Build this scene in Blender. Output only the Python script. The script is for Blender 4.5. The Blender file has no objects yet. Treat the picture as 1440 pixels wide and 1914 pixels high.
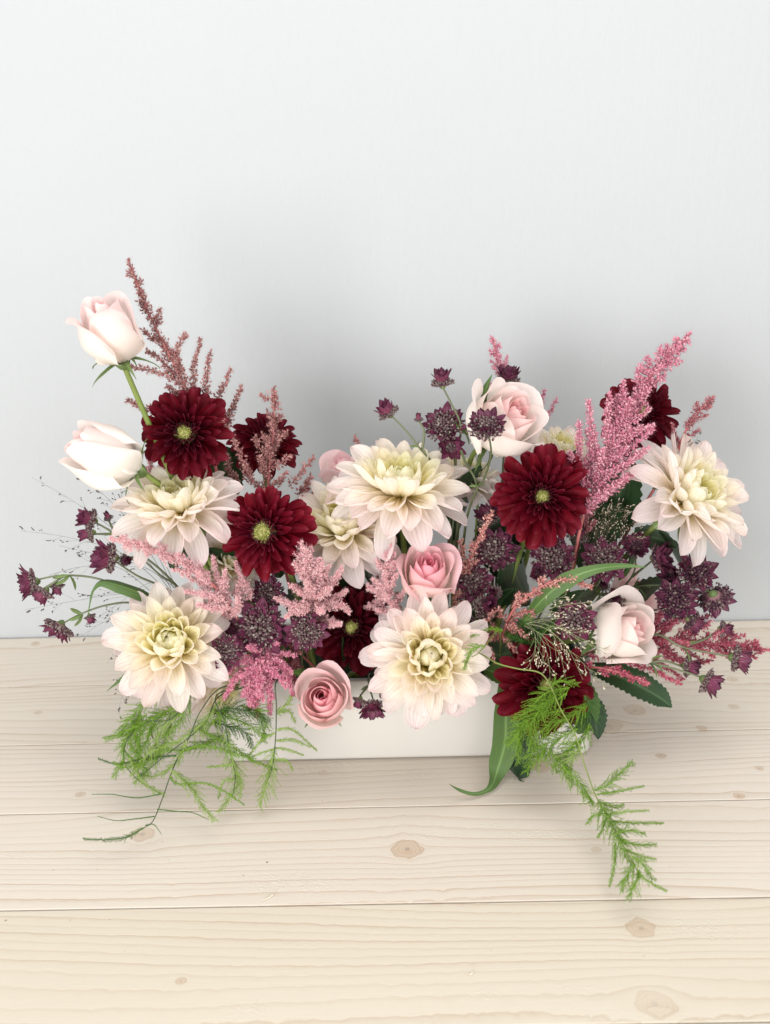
import bpy, math, random
import numpy as np
from mathutils import Vector, Matrix
R = math.radians
rnd = random.Random(7)
sc = bpy.context.scene
COL = sc.collection

# ------------------------------------------------------------------ camera
F_PX, CX, CY = 2000.0, 720.0, 957.0
PITCH, ROLL, YAW = R(20.73), R(2.13), R(-1.6)
CAM = Vector((0.0, -0.938, 0.628))
FWD = Vector((0, math.cos(PITCH), -math.sin(PITCH)))
RT0, UP0 = Vector((1, 0, 0)), Vector((0, math.sin(PITCH), math.cos(PITCH)))
RT = RT0 * math.cos(ROLL) - UP0 * math.sin(ROLL)
UP = UP0 * math.cos(ROLL) + RT0 * math.sin(ROLL)
cd = bpy.data.cameras.new('camera')
cam = bpy.data.objects.new('camera', cd); COL.objects.link(cam)
mw = Matrix.Identity(4)
for i, v in enumerate((RT, UP, -FWD)):
    for j in range(3): mw[j][i] = v[j]
mw.translation = CAM
cam.matrix_world = mw
cd.sensor_fit = 'VERTICAL'; cd.lens = 50.0; cd.sensor_height = 50.0 * 1914 / F_PX
cd.clip_start, cd.clip_end = 0.02, 50
cd.dof.use_dof = True; cd.dof.focus_distance = 1.03; cd.dof.aperture_fstop = 8.0
sc.camera = cam

# ------------------------------------------------------------------ light: a soft window in front on the left, a room round it, two added fills
w = bpy.data.worlds.new('World'); sc.world = w; w.use_nodes = True
bg = w.node_tree.nodes['Background']
bg.inputs[0].default_value = (0.97, 0.985, 1.0, 1); bg.inputs[1].default_value = 0.80
def area(name, loc, target, sx, sy, power, col):
    ld = bpy.data.lights.new(name, 'AREA'); ld.shape = 'RECTANGLE'; ld.size = sx; ld.size_y = sy
    ld.energy = power; ld.color = col
    o = bpy.data.objects.new(name, ld); COL.objects.link(o); o.location = loc
    o.rotation_euler = (Vector(target) - Vector(loc)).to_track_quat('-Z', 'Y').to_euler()
    return o
area('window_light', (-0.95, -1.95, 0.40), (0.0, 0.1, 0.18), 1.2, 0.95, 38, (1.0, 0.985, 0.96))
area('right_fill_light', (1.1, -2.1, 0.75), (0.0, 0.15, 0.2), 1.3, 1.0, 12, (1.0, 0.97, 0.93))  # added fill from the right to soften the main shadows, not a window
area('overhead_fill_light', (0.25, -0.6, 1.9), (0.15, -.1, 0), 1.5, 1.2, 15, (1.0, 0.97, 0.93))  # added overhead fill that brightens the table and flower tops
sc.view_settings.view_transform = 'Standard'; sc.view_settings.look = 'None'
sc.view_settings.exposure = 0.22; sc.view_settings.gamma = 1.0
sc.cycles.max_bounces = 8; sc.cycles.diffuse_bounces = 4; sc.cycles.transmission_bounces = 6
sc.cycles.caustics_reflective = False; sc.cycles.caustics_refractive = False
sc.cycles.use_denoising = True

# ------------------------------------------------------------------ geometry helpers
def ray(px, py): return FWD * F_PX + RT * (px - CX) - UP * (py - CY)
def atz(px, py, z=0.0):
    d = ray(px, py); return CAM + d * ((z - CAM.z) / d.z)
def at(px, py, Y, zmin=0.006):
    d = ray(px, py); p = CAM + d * ((Y - CAM.y) / d.y)
    return p if p.z >= zmin else atz(px, py, zmin)
def pxm(p): return (p - CAM).dot(FWD) / F_PX          # metres per photo pixel at p

def mk(name, V, Fc, mat, uv=None, smooth=True):
    V = np.asarray(V, dtype=np.float32).reshape(-1, 3)
    me = bpy.data.meshes.new(name)
    if isinstance(Fc, np.ndarray):
        k = Fc.shape[1]; nf = len(Fc)
        me.vertices.add(len(V)); me.vertices.foreach_set('co', V.ravel())
        me.loops.add(nf * k); me.loops.foreach_set('vertex_index', Fc.astype(np.int32).ravel())
        me.polygons.add(nf); me.polygons.foreach_set('loop_start', np.arange(0, nf * k, k, dtype=np.int32))
        me.update(calc_edges=True)
    else:
        me.from_pydata(V.tolist(), [], Fc); me.update()
    if uv is not None:
        li = np.zeros(len(me.loops), dtype=np.int32); me.loops.foreach_get('vertex_index', li)
        l = me.uv_layers.new(name='UVMap'); l.data.foreach_set('uv', np.asarray(uv, dtype=np.float32)[li].ravel())
    if smooth: me.polygons.foreach_set('use_smooth', np.ones(len(me.polygons), dtype=bool))
    if mat: me.materials.append(mat)
    return me
def ob(name, me, parent=None, M=None, kind=None, color=None):
    o = bpy.data.objects.new(name, me); COL.objects.link(o)
    if parent: o.parent = parent
    if M is not None: o.matrix_basis = M
    if kind: o['kind'] = kind
    if color: o.color = color
    return o
def thing(name, label, cat, loc=(0, 0, 0), rot=None, group=None):
    o = bpy.data.objects.new(name, None); COL.objects.link(o); o.empty_display_size = 0.01
    o['label'] = label; o['category'] = cat
    if group: o['group'] = group
    m = (rot.to_4x4() if rot else Matrix.Identity(4)); m.translation = Vector(loc)
    o.matrix_basis = m
    return o
def tag(o, label, cat, group=None):
    o['label'] = label; o['category'] = cat
    if group: o['group'] = group
    return o
def A(x, t, u):                                        # a direction: right, towards the viewer, up
    return Vector((x, -t, u)).normalized()
def frame(ax, spin=0.0):
    q = Vector((0, 0, 1)).rotation_difference(ax)
    return q.to_matrix() @ Matrix.Rotation(spin, 3, 'Z')
def local(root, V):
    m = np.array(root.matrix_basis.inverted()); V = np.asarray(V, float)
    return V @ m[:3, :3].T + m[:3, 3]
def catmull(P, n=8):
    P = [np.array(p, float) for p in P]
    if len(P) == 2: return np.array([P[0] + (P[1] - P[0]) * t for t in np.linspace(0, 1, n + 1)])
    Q = [2 * P[0] - P[1]] + P + [2 * P[-1] - P[-2]]; out = []
    for i in range(1, len(Q) - 2):
        a, b, c, d = Q[i - 1:i + 3]
        for t in np.linspace(0, 1, n, endpoint=False):
            out.append(.5 * ((2 * b) + (c - a) * t + (2 * a - 5 * b + 4 * c - d) * t * t + (3 * b - a - 3 * c + d) * t ** 3))
    out.append(P[-1]); return np.array(out)
def tube(P, r, sides=6):
    P = np.asarray(P, float); n = len(P)
    r = np.full(n, r) if np.isscalar(r) else np.interp(np.linspace(0, 1, n), np.linspace(0, 1, len(r)), r)
    T = np.gradient(P, axis=0); T /= np.linalg.norm(T, axis=1)[:, None] + 1e-12
    N = np.zeros_like(P); u = np.cross(T[0], [.3, .2, .93]); u /= np.linalg.norm(u)
    for i in range(n):
        u = u - T[i] * u.dot(T[i]); u /= np.linalg.norm(u) + 1e-12; N[i] = u
    B = np.cross(T, N); a = np.arange(sides) * 2 * math.pi / sides
    V = (P[:, None] + r[:, None, None] * (np.cos(a)[None, :, None] * N[:, None] + np.sin(a)[None, :, None] * B[:, None])).reshape(-1, 3)
    i = np.arange(n - 1)[:, None] * sides; j = np.arange(sides)[None]; k = (j + 1) % sides
    Fq = np.stack([i + j, i + k, i + sides + k, i + sides + j], -1).reshape(-1, 4)
    return V, Fq
def join(parts):
    Vs, Fs, o = [], [], 0
    for V, Fc in parts:
        Vs.append(np.asarray(V).reshape(-1, 3)); Fs.append(np.asarray(Fc) + o); o += len(Vs[-1])
    return np.concatenate(Vs), np.concatenate(Fs)
def stamp(tmplV, tmplF, pos, dirs, length, width, spin=None):
    """Copies of a template (long axis +Z) put at pos, turned to dirs: one array."""
    pos = np.asarray(pos, float); d = np.asarray(dirs, float); n = len(pos)
    d = d / (np.linalg.norm(d, axis=1)[:, None] + 1e-12)
    ref = np.where(np.abs(d[:, 2:3]) > .9, np.array([[1., 0, 0]]), np.array([[0, 0, 1.]]))
    x = np.cross(ref, d); x /= np.linalg.norm(x, axis=1)[:, None] + 1e-12; y = np.cross(d, x)
    if spin is not None:
        c, s = np.cos(spin)[:, None], np.sin(spin)[:, None]; x, y = x * c + y * s, y * c - x * s
    length = np.broadcast_to(length, n)[:, None, None]; width = np.broadcast_to(width, n)[:, None, None]
    t = tmplV[None]
    V = pos[:, None] + (t[..., 0:1] * x[:, None] + t[..., 1:2] * y[:, None]) * width + t[..., 2:3] * d[:, None] * length
    k = len(tmplV)
    return V.reshape(-1, 3), (tmplF[None] + (np.arange(n) * k)[:, None, None]).reshape(-1, tmplF.shape[1])
def grain_template(sides=5):                           # a rice-grain bud
    V, Fq = [[0, 0, 0]], []
    for z, r in ((.3, .8), (.7, .75)):
        V += [[r * math.cos(a), r * math.sin(a), z] for a in (2 * math.pi * k / sides for k in range(sides))]
    V.append([0, 0, 1.0]); n = len(V) - 1
    for k in range(sides):
        m = (k + 1) % sides
        Fq += [[0, 1 + m, 1 + k], [1 + k, 1 + m, 1 + sides + m], [1 + k, 1 + sides + m, 1 + sides + k], [1 + sides + k, 1 + sides + m, n]]
    return np.array(V, float), np.array(Fq)
GRAIN = grain_template(5)
NEEDLE = (np.array([[-1, 0, 0], [1, 0, 0], [0, 1.2, .0], [0, .2, 1.0]], float), np.array([[0, 1, 3], [1, 2, 3], [2, 0, 3]]))

PR_PT = (.2, .56, 2.2, .70)
PR_RD = (.22, .58, 2.5, .56)
def petal(name, mat, L=1., W=.3, k0=.6, k1=.8, f0=0., f1=0., tip=0., prof=None, nu=10, nv=6, rip=0., seed=0, serr=0., notch=0.):
    """Petal along +X, its hollow side up (+Z): k = roll across, f = rise in degrees from base to end."""
    q = random.Random(seed)
    u = np.linspace(0, 1, nu + 1); v = np.linspace(-1, 1, nv + 1)
    if not serr: u = 1 - (1 - u) ** 1.45
    pr = prof or PR_RD
    if len(pr) == 4:
        w0, um, pp, pe = pr
        wv = np.where(u < um, w0 + (1 - w0) * np.sin(np.clip(u / um, 0, 1) * math.pi / 2) ** 1.25, np.maximum(1 - np.clip((u - um) / (1 - um), 0, 1) ** pp, 0) ** pe + .012) * W
    else: wv = np.interp(u, *pr) * W
    ph = np.radians(f0 + (f1 - f0) * u + tip * np.clip((u - .65) / .35, 0, 1) ** 2)
    st = np.append(np.diff(u), 0) * L; dx = np.cos(ph) * st; dz = np.sin(ph) * st
    cx = np.concatenate([[0], np.cumsum(dx[:-1])]); cz = np.concatenate([[0], np.cumsum(dz[:-1])])
    side = q.uniform(-.06, .06)
    V, UV = [], []
    p1, p2 = q.uniform(0, 6), q.uniform(0, 6)
    for i in range(nu + 1):
        k = k0 + (k1 - k0) * u[i]
        for j in range(nv + 1):
            vv = v[j]; ww = wv[i]
            if serr and abs(vv) > .99: ww *= 1 + serr * (1 if i % 2 else -1)
            lat = ww * math.sin(k * vv) / k; nor = ww * (1 - math.cos(k * vv)) / k
            nor += rip * L * (math.sin(u[i] * 7 + p1 + 2 * vv) * vv * vv * .5 + .35 * math.sin(vv * 5 + p2) * u[i])
            nor -= .025 * W * math.exp(-(vv * 5) ** 2) * 2
            xx = -notch * L * vv * vv * max(0, u[i] - .8)
            V.append((cx[i] + xx - math.sin(ph[i]) * nor, lat + side * u[i] * u[i] * L, cz[i] + math.cos(ph[i]) * nor))
            UV.append((j / nv, u[i]))
    Fq = [[i * (nv + 1) + j, (i + 1) * (nv + 1) + j, (i + 1) * (nv + 1) + j + 1, i * (nv + 1) + j + 1] for i in range(nu) for j in range(nv)]
    return mk(name, V, np.array(Fq), mat, UV)
def place(az, elev, base_r, base_z, s=1., roll=0.):
    return Matrix.Rotation(az, 4, 'Z') @ Matrix.Translation((base_r, 0, base_z)) @ Matrix.Rotation(-R(elev), 4, 'Y') @ Matrix.Rotation(R(roll), 4, 'X') @ Matrix.Scale(s, 4)

# ------------------------------------------------------------------ materials
class NT:
    def __init__(s, name):
        s.m = bpy.data.materials.new(name); s.m.use_nodes = True; s.t = s.m.node_tree
        s.b = s.t.nodes['Principled BSDF']; s.out = s.t.nodes['Material Output']
    def n(s, typ, **k):
        x = s.t.nodes.new(typ)
        for a, b in k.items(): setattr(x, a, b)
        return x
    def set(s, sock, v):
        if hasattr(v, 'links'): s.t.links.new(v, sock)
        elif v is not None:
            try: sock.default_value = v
            except Exception: sock.default_value = (*v, 1)
    def M(s, op, a, b=None, c=None, clamp=False):
        x = s.n('ShaderNodeMath', operation=op, use_clamp=clamp)
        for i, v in enumerate((a, b, c)):
            if v is not None: s.set(x.inputs[i], v)
        return x.outputs[0]
    def mix(s, f, a, b, typ='MIX'):
        x = s.n('ShaderNodeMix', data_type='RGBA', blend_type=typ)
        s.set(x.inputs[0], f); s.set(x.inputs[6], a if hasattr(a, 'links') else (*a, 1)); s.set(x.inputs[7], b if hasattr(b, 'links') else (*b, 1))
        return x.outputs[2]
    def ramp(s, f, stops, interp='LINEAR'):
        x = s.n('ShaderNodeValToRGB'); x.color_ramp.interpolation = interp; e = x.color_ramp.elements
        while len(e) < len(stops): e.new(.5)
        for q, (p, c) in zip(e, stops): q.position = p; q.color = (*c, 1) if len(c) == 3 else c
        s.set(x.inputs[0], f); return x.outputs[0]
    def noise(s, vec, scale, detail=2., rough=.5):
        x = s.n('ShaderNodeTexNoise'); s.set(x.inputs['Vector'], vec); x.inputs['Scale'].default_value = scale
        x.inputs['Detail'].default_value = detail; x.inputs['Roughness'].default_value = rough; return x.outputs[0]
    def comb(s, x, y, z):
        c = s.n('ShaderNodeCombineXYZ')
        for i, v in enumerate((x, y, z)): s.set(c.inputs[i], v)
        return c.outputs[0]
    def sep(s, v):
        c = s.n('ShaderNodeSeparateXYZ'); s.set(c.inputs[0], v); return c.outputs
    def bump(s, h, strength=.3, dist=.001):
        x = s.n('ShaderNodeBump'); s.set(x.inputs['Height'], h); x.inputs['Strength'].default_value = strength
        x.inputs['Distance'].default_value = dist; return x.outputs[0]
    def fin(s, col, rough=.6, spec=.3, trans=0., tcol=None, normal=None, sheen=0.):
        s.set(s.b.inputs['Base Color'], col); s.set(s.b.inputs['Roughness'], rough); s.b.inputs['Specular IOR Level'].default_value = spec
        if sheen: s.b.inputs['Sheen Weight'].default_value = sheen; s.b.inputs['Sheen Roughness'].default_value = .4
        if normal is not None: s.set(s.b.inputs['Normal'], normal)
        if trans:
            tr = s.n('ShaderNodeBsdfTranslucent'); s.set(tr.inputs[0], tcol if tcol is not None else col)
            mx = s.n('ShaderNodeMixShader'); mx.inputs[0].default_value = trans
            s.t.links.new(s.b.outputs[0], mx.inputs[1]); s.t.links.new(tr.outputs[0], mx.inputs[2])
            s.t.links.new(mx.outputs[0], s.out.inputs[0])
        return s.m
def uvs(t):
    x = t.n('ShaderNodeUVMap'); x.uv_map = 'UVMap'; o = t.sep(x.outputs[0]); return o[0], o[1]
def veins(t, v, u, freq, seedv=None):
    nz = t.noise(t.comb(t.M('MULTIPLY', v, 3.), u, seedv if seedv is not None else 0.), 2.5, 2)
    a = t.M('ADD', t.M('MULTIPLY', v, freq), t.M('MULTIPLY', nz, 1.2))
    s_ = t.M('ABSOLUTE', t.M('SINE', t.M('MULTIPLY', a, math.pi)))
    return t.M('POWER', t.M('SUBTRACT', 1., s_), 4.)

def mat_cream():
    t = NT('cream_petal'); v, u = uvs(t)
    oi = t.n('ShaderNodeObjectInfo'); inner = t.sep(oi.outputs['Color'])[0]; rn = oi.outputs['Random']
    outer_c = t.ramp(u, [(0, (.93, .72, .20)), (.22, (.95, .84, .52)), (.5, (.97, .93, .85)), (.8, (.97, .92, .90)), (1, (.95, .82, .82))])
    inner_c = t.ramp(u, [(0, (.96, .82, .16)), (.35, (.97, .90, .34)), (.7, (.98, .95, .55)), (1, (.98, .96, .76))])
    col = t.mix(inner, outer_c, inner_c)
    pink = t.mix(t.M('MULTIPLY', t.M('POWER', rn, 2.), .4), col, (.92, .70, .70))
    col = t.mix(t.M('SUBTRACT', 1., inner), col, pink)
    vn = t.M('MULTIPLY', veins(t, v, u, 7., rn), t.M('MULTIPLY', t.M('MULTIPLY', u, .55), t.M('SUBTRACT', 1.1, inner)))
    col = t.mix(t.M('MULTIPLY', vn, .75), col, (.80, .55, .58))
    geo = t.n('ShaderNodeNewGeometry')
    back = t.mix(t.M('MULTIPLY', veins(t, v, u, 7., rn), .55), t.mix(inner, (.95, .85, .83), (.97, .94, .76)), t.mix(inner, (.74, .48, .52), (.90, .80, .66)))
    back = t.mix(t.M('SUBTRACT', 1., t.M('MULTIPLY', u, 3.), clamp=True), back, (.78, .70, .25))
    col = t.mix(t.M('MULTIPLY', geo.outputs['Backfacing'], .75), col, back)
    nrm = t.bump(t.M('ADD', veins(t, v, u, 7., rn), t.M('MULTIPLY', t.noise(t.comb(t.M('MULTIPLY', v, 30.), t.M('MULTIPLY', u, 3.), rn), 1.2, 2), .7)), .5, .0014)
    bru = t.M('MULTIPLY', t.M('POWER', u, 9.), t.M('MULTIPLY_ADD', rn, 5., -4.2, clamp=True))
    col = t.mix(t.M('MULTIPLY', bru, .55), col, (.70, .47, .34))
    return t.fin(col, .62, .12, .54, None, nrm)
def mat_burgundy():
    t = NT('burgundy_petal'); v, u = uvs(t)
    oi = t.n('ShaderNodeObjectInfo'); inner = t.sep(oi.outputs['Color'])[0]; rn = oi.outputs['Random']
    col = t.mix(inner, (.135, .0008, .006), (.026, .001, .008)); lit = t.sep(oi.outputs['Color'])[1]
    col = t.mix(t.M('MULTIPLY', rn, .55), col, (.10, .001, .010))
    e = t.M('ABSOLUTE', t.M('SUBTRACT', t.M('MULTIPLY', v, 2.), 1.))
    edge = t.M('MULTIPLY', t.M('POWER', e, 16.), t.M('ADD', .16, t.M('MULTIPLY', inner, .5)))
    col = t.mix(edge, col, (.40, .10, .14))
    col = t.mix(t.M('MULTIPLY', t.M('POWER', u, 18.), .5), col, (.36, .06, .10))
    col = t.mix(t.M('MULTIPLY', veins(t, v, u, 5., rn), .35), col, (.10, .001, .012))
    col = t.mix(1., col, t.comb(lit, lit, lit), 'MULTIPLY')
    nrm = t.bump(veins(t, v, u, 5., rn), .3, .001)
    return t.fin(col, .6, .12, .14, (.32, .002, .015), nrm)
def mat_rose(name, base, rim, heart, tr=.3):
    t = NT(name); v, u = uvs(t)
    oi = t.n('ShaderNodeObjectInfo'); inner = t.sep(oi.outputs['Color'])[0]; rn = oi.outputs['Random']
    col = t.mix(t.M('POWER', u, 1.6), base, rim)
    col = t.mix(t.M('MULTIPLY', inner, .9), col, heart)
    nz = t.noise(t.comb(t.M('MULTIPLY', v, 22.), t.M('MULTIPLY', u, 3.), rn), 1.5, 3)
    col = t.mix(t.M('MULTIPLY', t.M('SUBTRACT', nz, .35, clamp=True), .35), col, rim)
    return t.fin(col, .5, .25, tr, None, t.bump(nz, .22, .0012), sheen=.1)
def mat_bract():
    t = NT('astrantia_bract'); v, u = uvs(t); oi = t.n('ShaderNodeObjectInfo'); rn = oi.outputs['Random']
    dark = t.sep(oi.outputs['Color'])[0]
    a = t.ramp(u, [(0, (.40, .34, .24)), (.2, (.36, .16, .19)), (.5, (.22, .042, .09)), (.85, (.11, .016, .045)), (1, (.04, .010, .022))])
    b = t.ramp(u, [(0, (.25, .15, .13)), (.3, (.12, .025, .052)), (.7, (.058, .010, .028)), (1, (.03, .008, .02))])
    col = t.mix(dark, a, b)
    col = t.mix(t.M('MULTIPLY', veins(t, v, u, 4., rn), t.M('MULTIPLY', t.M('SUBTRACT', 1.1, u), .85)), col, (.60, .40, .42))
    geo = t.n('ShaderNodeNewGeometry')
    col = t.mix(t.M('MULTIPLY', rn, .35), col, (.20, .03, .10))
    return t.fin(col, .5, .3, .15, None, t.bump(veins(t, v, u, 4., rn), .3, .0006))
def mat_island(name, stops, rough=.6, tr=.15):
    t = NT(name); g = t.n('ShaderNodeNewGeometry')
    return t.fin(t.ramp(g.outputs['Random Per Island'], stops), rough, .25, tr)
def mat_green(name, a, b, tr=.12, freq=14., rough=.5, ribs=True, edge=None):
    t = NT(name); v, u = uvs(t); oi = t.n('ShaderNodeObjectInfo')
    mid = t.M('POWER', t.M('SUBTRACT', 1., t.M('ABSOLUTE', t.M('SUBTRACT', t.M('MULTIPLY', v, 2.), 1.))), 14.)
    nz = t.noise(t.comb(t.M('MULTIPLY', v, 6.), t.M('MULTIPLY', u, 4.), oi.outputs['Random']), 2., 3)
    col = t.mix(nz, a, b)
    rb = veins(t, v, t.M('MULTIPLY', u, .3), freq)
    if ribs: col = t.mix(t.M('MULTIPLY', rb, .3), col, b)
    col = t.mix(t.M('MULTIPLY', mid, .7), col, tuple(min(1, c * 2.2 + .03) for c in b))
    return t.fin(col, rough, .4, tr, None, t.bump(rb if ribs else nz, .3, .0006))
def mat_plain(name, a, b, scale=60., rough=.5, spec=.4, tr=0., bump=.0):
    t = NT(name); tc = t.n('ShaderNodeTexCoord'); nz = t.noise(tc.outputs['Object'], scale, 3)
    return t.fin(t.mix(nz, a, b), rough, spec, tr, None, t.bump(nz, bump, .001) if bump else None)

CREAM, BURG, BRACT = mat_cream(), mat_burgundy(), mat_bract()
ROSE_W = mat_rose('white_rose_petal', (.90, .84, .76), (.92, .72, .70), (.88, .60, .60), .42)
ROSE_C = mat_rose('cream_rose_petal', (.94, .92, .85), (.94, .82, .78), (.88, .54, .54), .42)
ROSE_P = mat_rose('pink_rose_petal', (.94, .84, .72), (.93, .60, .64), (.86, .37, .46), .45)
ROSE_B = mat_rose('blush_rose_petal', (.92, .76, .72), (.93, .66, .67), (.88, .44, .50), .45)
EYE_G = mat_island('dahlia_eye_green', [(0, (.13, .14, .025)), (.6, (.27, .27, .07)), (1, (.42, .39, .16))], .5)
EYE_D = mat_island('dahlia_eye_dark', [(0, (.03, .012, .012)), (.6, (.10, .05, .02)), (1, (.20, .16, .05))], .5)
STEM = mat_plain('stem_green', (.13, .175, .035), (.20, .25, .06), 50, .45)
STEM_D = mat_plain('stem_dark', (.055, .075, .03), (.10, .11, .05), 60, .5)
STEM_G = mat_plain('stem_grey_green', (.11, .13, .065), (.16, .17, .10), 60, .5)
STEM_R = mat_plain('stem_red', (.42, .10, .11), (.50, .18, .16), 60, .5)
STEM_K = mat_plain('fern_stem', (.035, .05, .03), (.05, .09, .03), 60, .5)
LEAF = mat_green('leaf_green', (.045, .10, .018), (.075, .15, .03))
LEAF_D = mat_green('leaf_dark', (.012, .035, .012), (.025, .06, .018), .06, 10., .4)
BLADE = mat_green('blade_green', (.06, .125, .032), (.105, .18, .05), .15, 12.)
SEPAL = mat_green('sepal_green', (.09, .145, .04), (.15, .21, .07), .15, 5.)
CUSH = mat_island('astrantia_floret', [(0, (.08, .022, .04)), (.4, (.16, .09, .10)), (.8, (.24, .19, .175)), (1, (.40, .35, .30))])
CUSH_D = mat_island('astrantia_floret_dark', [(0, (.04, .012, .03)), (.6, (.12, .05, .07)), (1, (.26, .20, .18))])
def fl(name, a, b, c): return mat_island(name, [(0, a), (.5, b), (1, c)], .55, .25)
AST = {'brown': fl('astilbe_brown_pink', (.24, .10, .09), (.44, .19, .19), (.58, .34, .30)),
       'rose': fl('astilbe_old_rose', (.30, .08, .10), (.48, .16, .19), (.60, .32, .31)),
       'pale': fl('astilbe_pale_pink', (.74, .34, .38), (.85, .52, .54), (.90, .68, .67)),
       'pink': fl('astilbe_pink', (.58, .16, .25), (.72, .30, .39), (.82, .50, .55)),
       'hot': fl('astilbe_hot_pink', (.60, .13, .25), (.78, .29, .40), (.87, .52, .58)),
       'coral': fl('astilbe_coral', (.42, .12, .12), (.62, .28, .25), (.78, .50, .42)),
       'crimson': fl('astilbe_crimson_pink', (.36, .045, .09), (.54, .11, .17), (.68, .28, .33))}
FERN = fl('fern_green', (.10, .22, .015), (.19, .36, .03), (.32, .50, .07))
FERN_L = fl('fern_pale_green', (.20, .32, .05), (.30, .45, .09), (.42, .56, .16))
FERN_D = fl('fern_dark_green', (.03, .09, .018), (.06, .15, .025), (.10, .22, .04))
SEED_D = fl('grass_seed_dark', (.06, .05, .05), (.13, .11, .10), (.22, .20, .17))
SEED_L = fl('grass_seed_pale', (.45, .36, .28), (.62, .55, .42), (.80, .76, .62))
HAIR_D = mat_plain('grass_hair_grey', (.22, .23, .22), (.34, .35, .33), 80)
HAIR_L = mat_plain('grass_hair_green', (.16, .20, .08), (.34, .36, .20), 80)
HAIR_K = mat_plain('grass_hair_brown', (.05, .04, .025), (.12, .09, .05), 80)
FOAM = mat_plain('dark_fill_foam', (.012, .02, .010), (.025, .04, .018), 90, .9, .1)

# ------------------------------------------------------------------ the setting: wall and plank table
EDGE = atz(720, 1176)                                  # foot of the wall at the middle of the picture
YM = Matrix.Rotation(YAW, 4, 'Z')
def wall_mat():
    t = NT('white_wall_paint'); tc = t.n('ShaderNodeTexCoord'); p = t.sep(tc.outputs['Object'])
    st = t.noise(t.comb(t.M('MULTIPLY', p[0], 26.), 0., t.M('MULTIPLY', p[2], 3.)), 5., 4, .6)
    fi = t.noise(tc.outputs['Object'], 190., 3, .6); lo = t.noise(tc.outputs['Object'], 2.2, 3)
    col = t.mix(lo, (.437, .453, .464), (.457, .472, .482))
    return t.fin(col, .75, .2, 0, None, t.bump(t.M('ADD', t.M('MULTIPLY', st, 1.), t.M('MULTIPLY', fi, .35)), .45, .0014))
V = [(-1.8, 0, -.3), (1.8, 0, -.3), (1.8, 0, 1.9), (-1.8, 0, 1.9), (-1.8, .1, -.3), (1.8, .1, -.3), (1.8, .1, 1.9), (-1.8, .1, 1.9)]
Fw = [(0, 1, 2, 3), (5, 4, 7, 6), (1, 5, 6, 2), (4, 0, 3, 7), (3, 2, 6, 7), (4, 5, 1, 0)]
wall = ob('wall', mk('wall', V, Fw, wall_mat(), smooth=False), kind='structure')
wall.matrix_basis = Matrix.Translation((EDGE.x, EDGE.y + .003, 0)) @ YM

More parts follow.
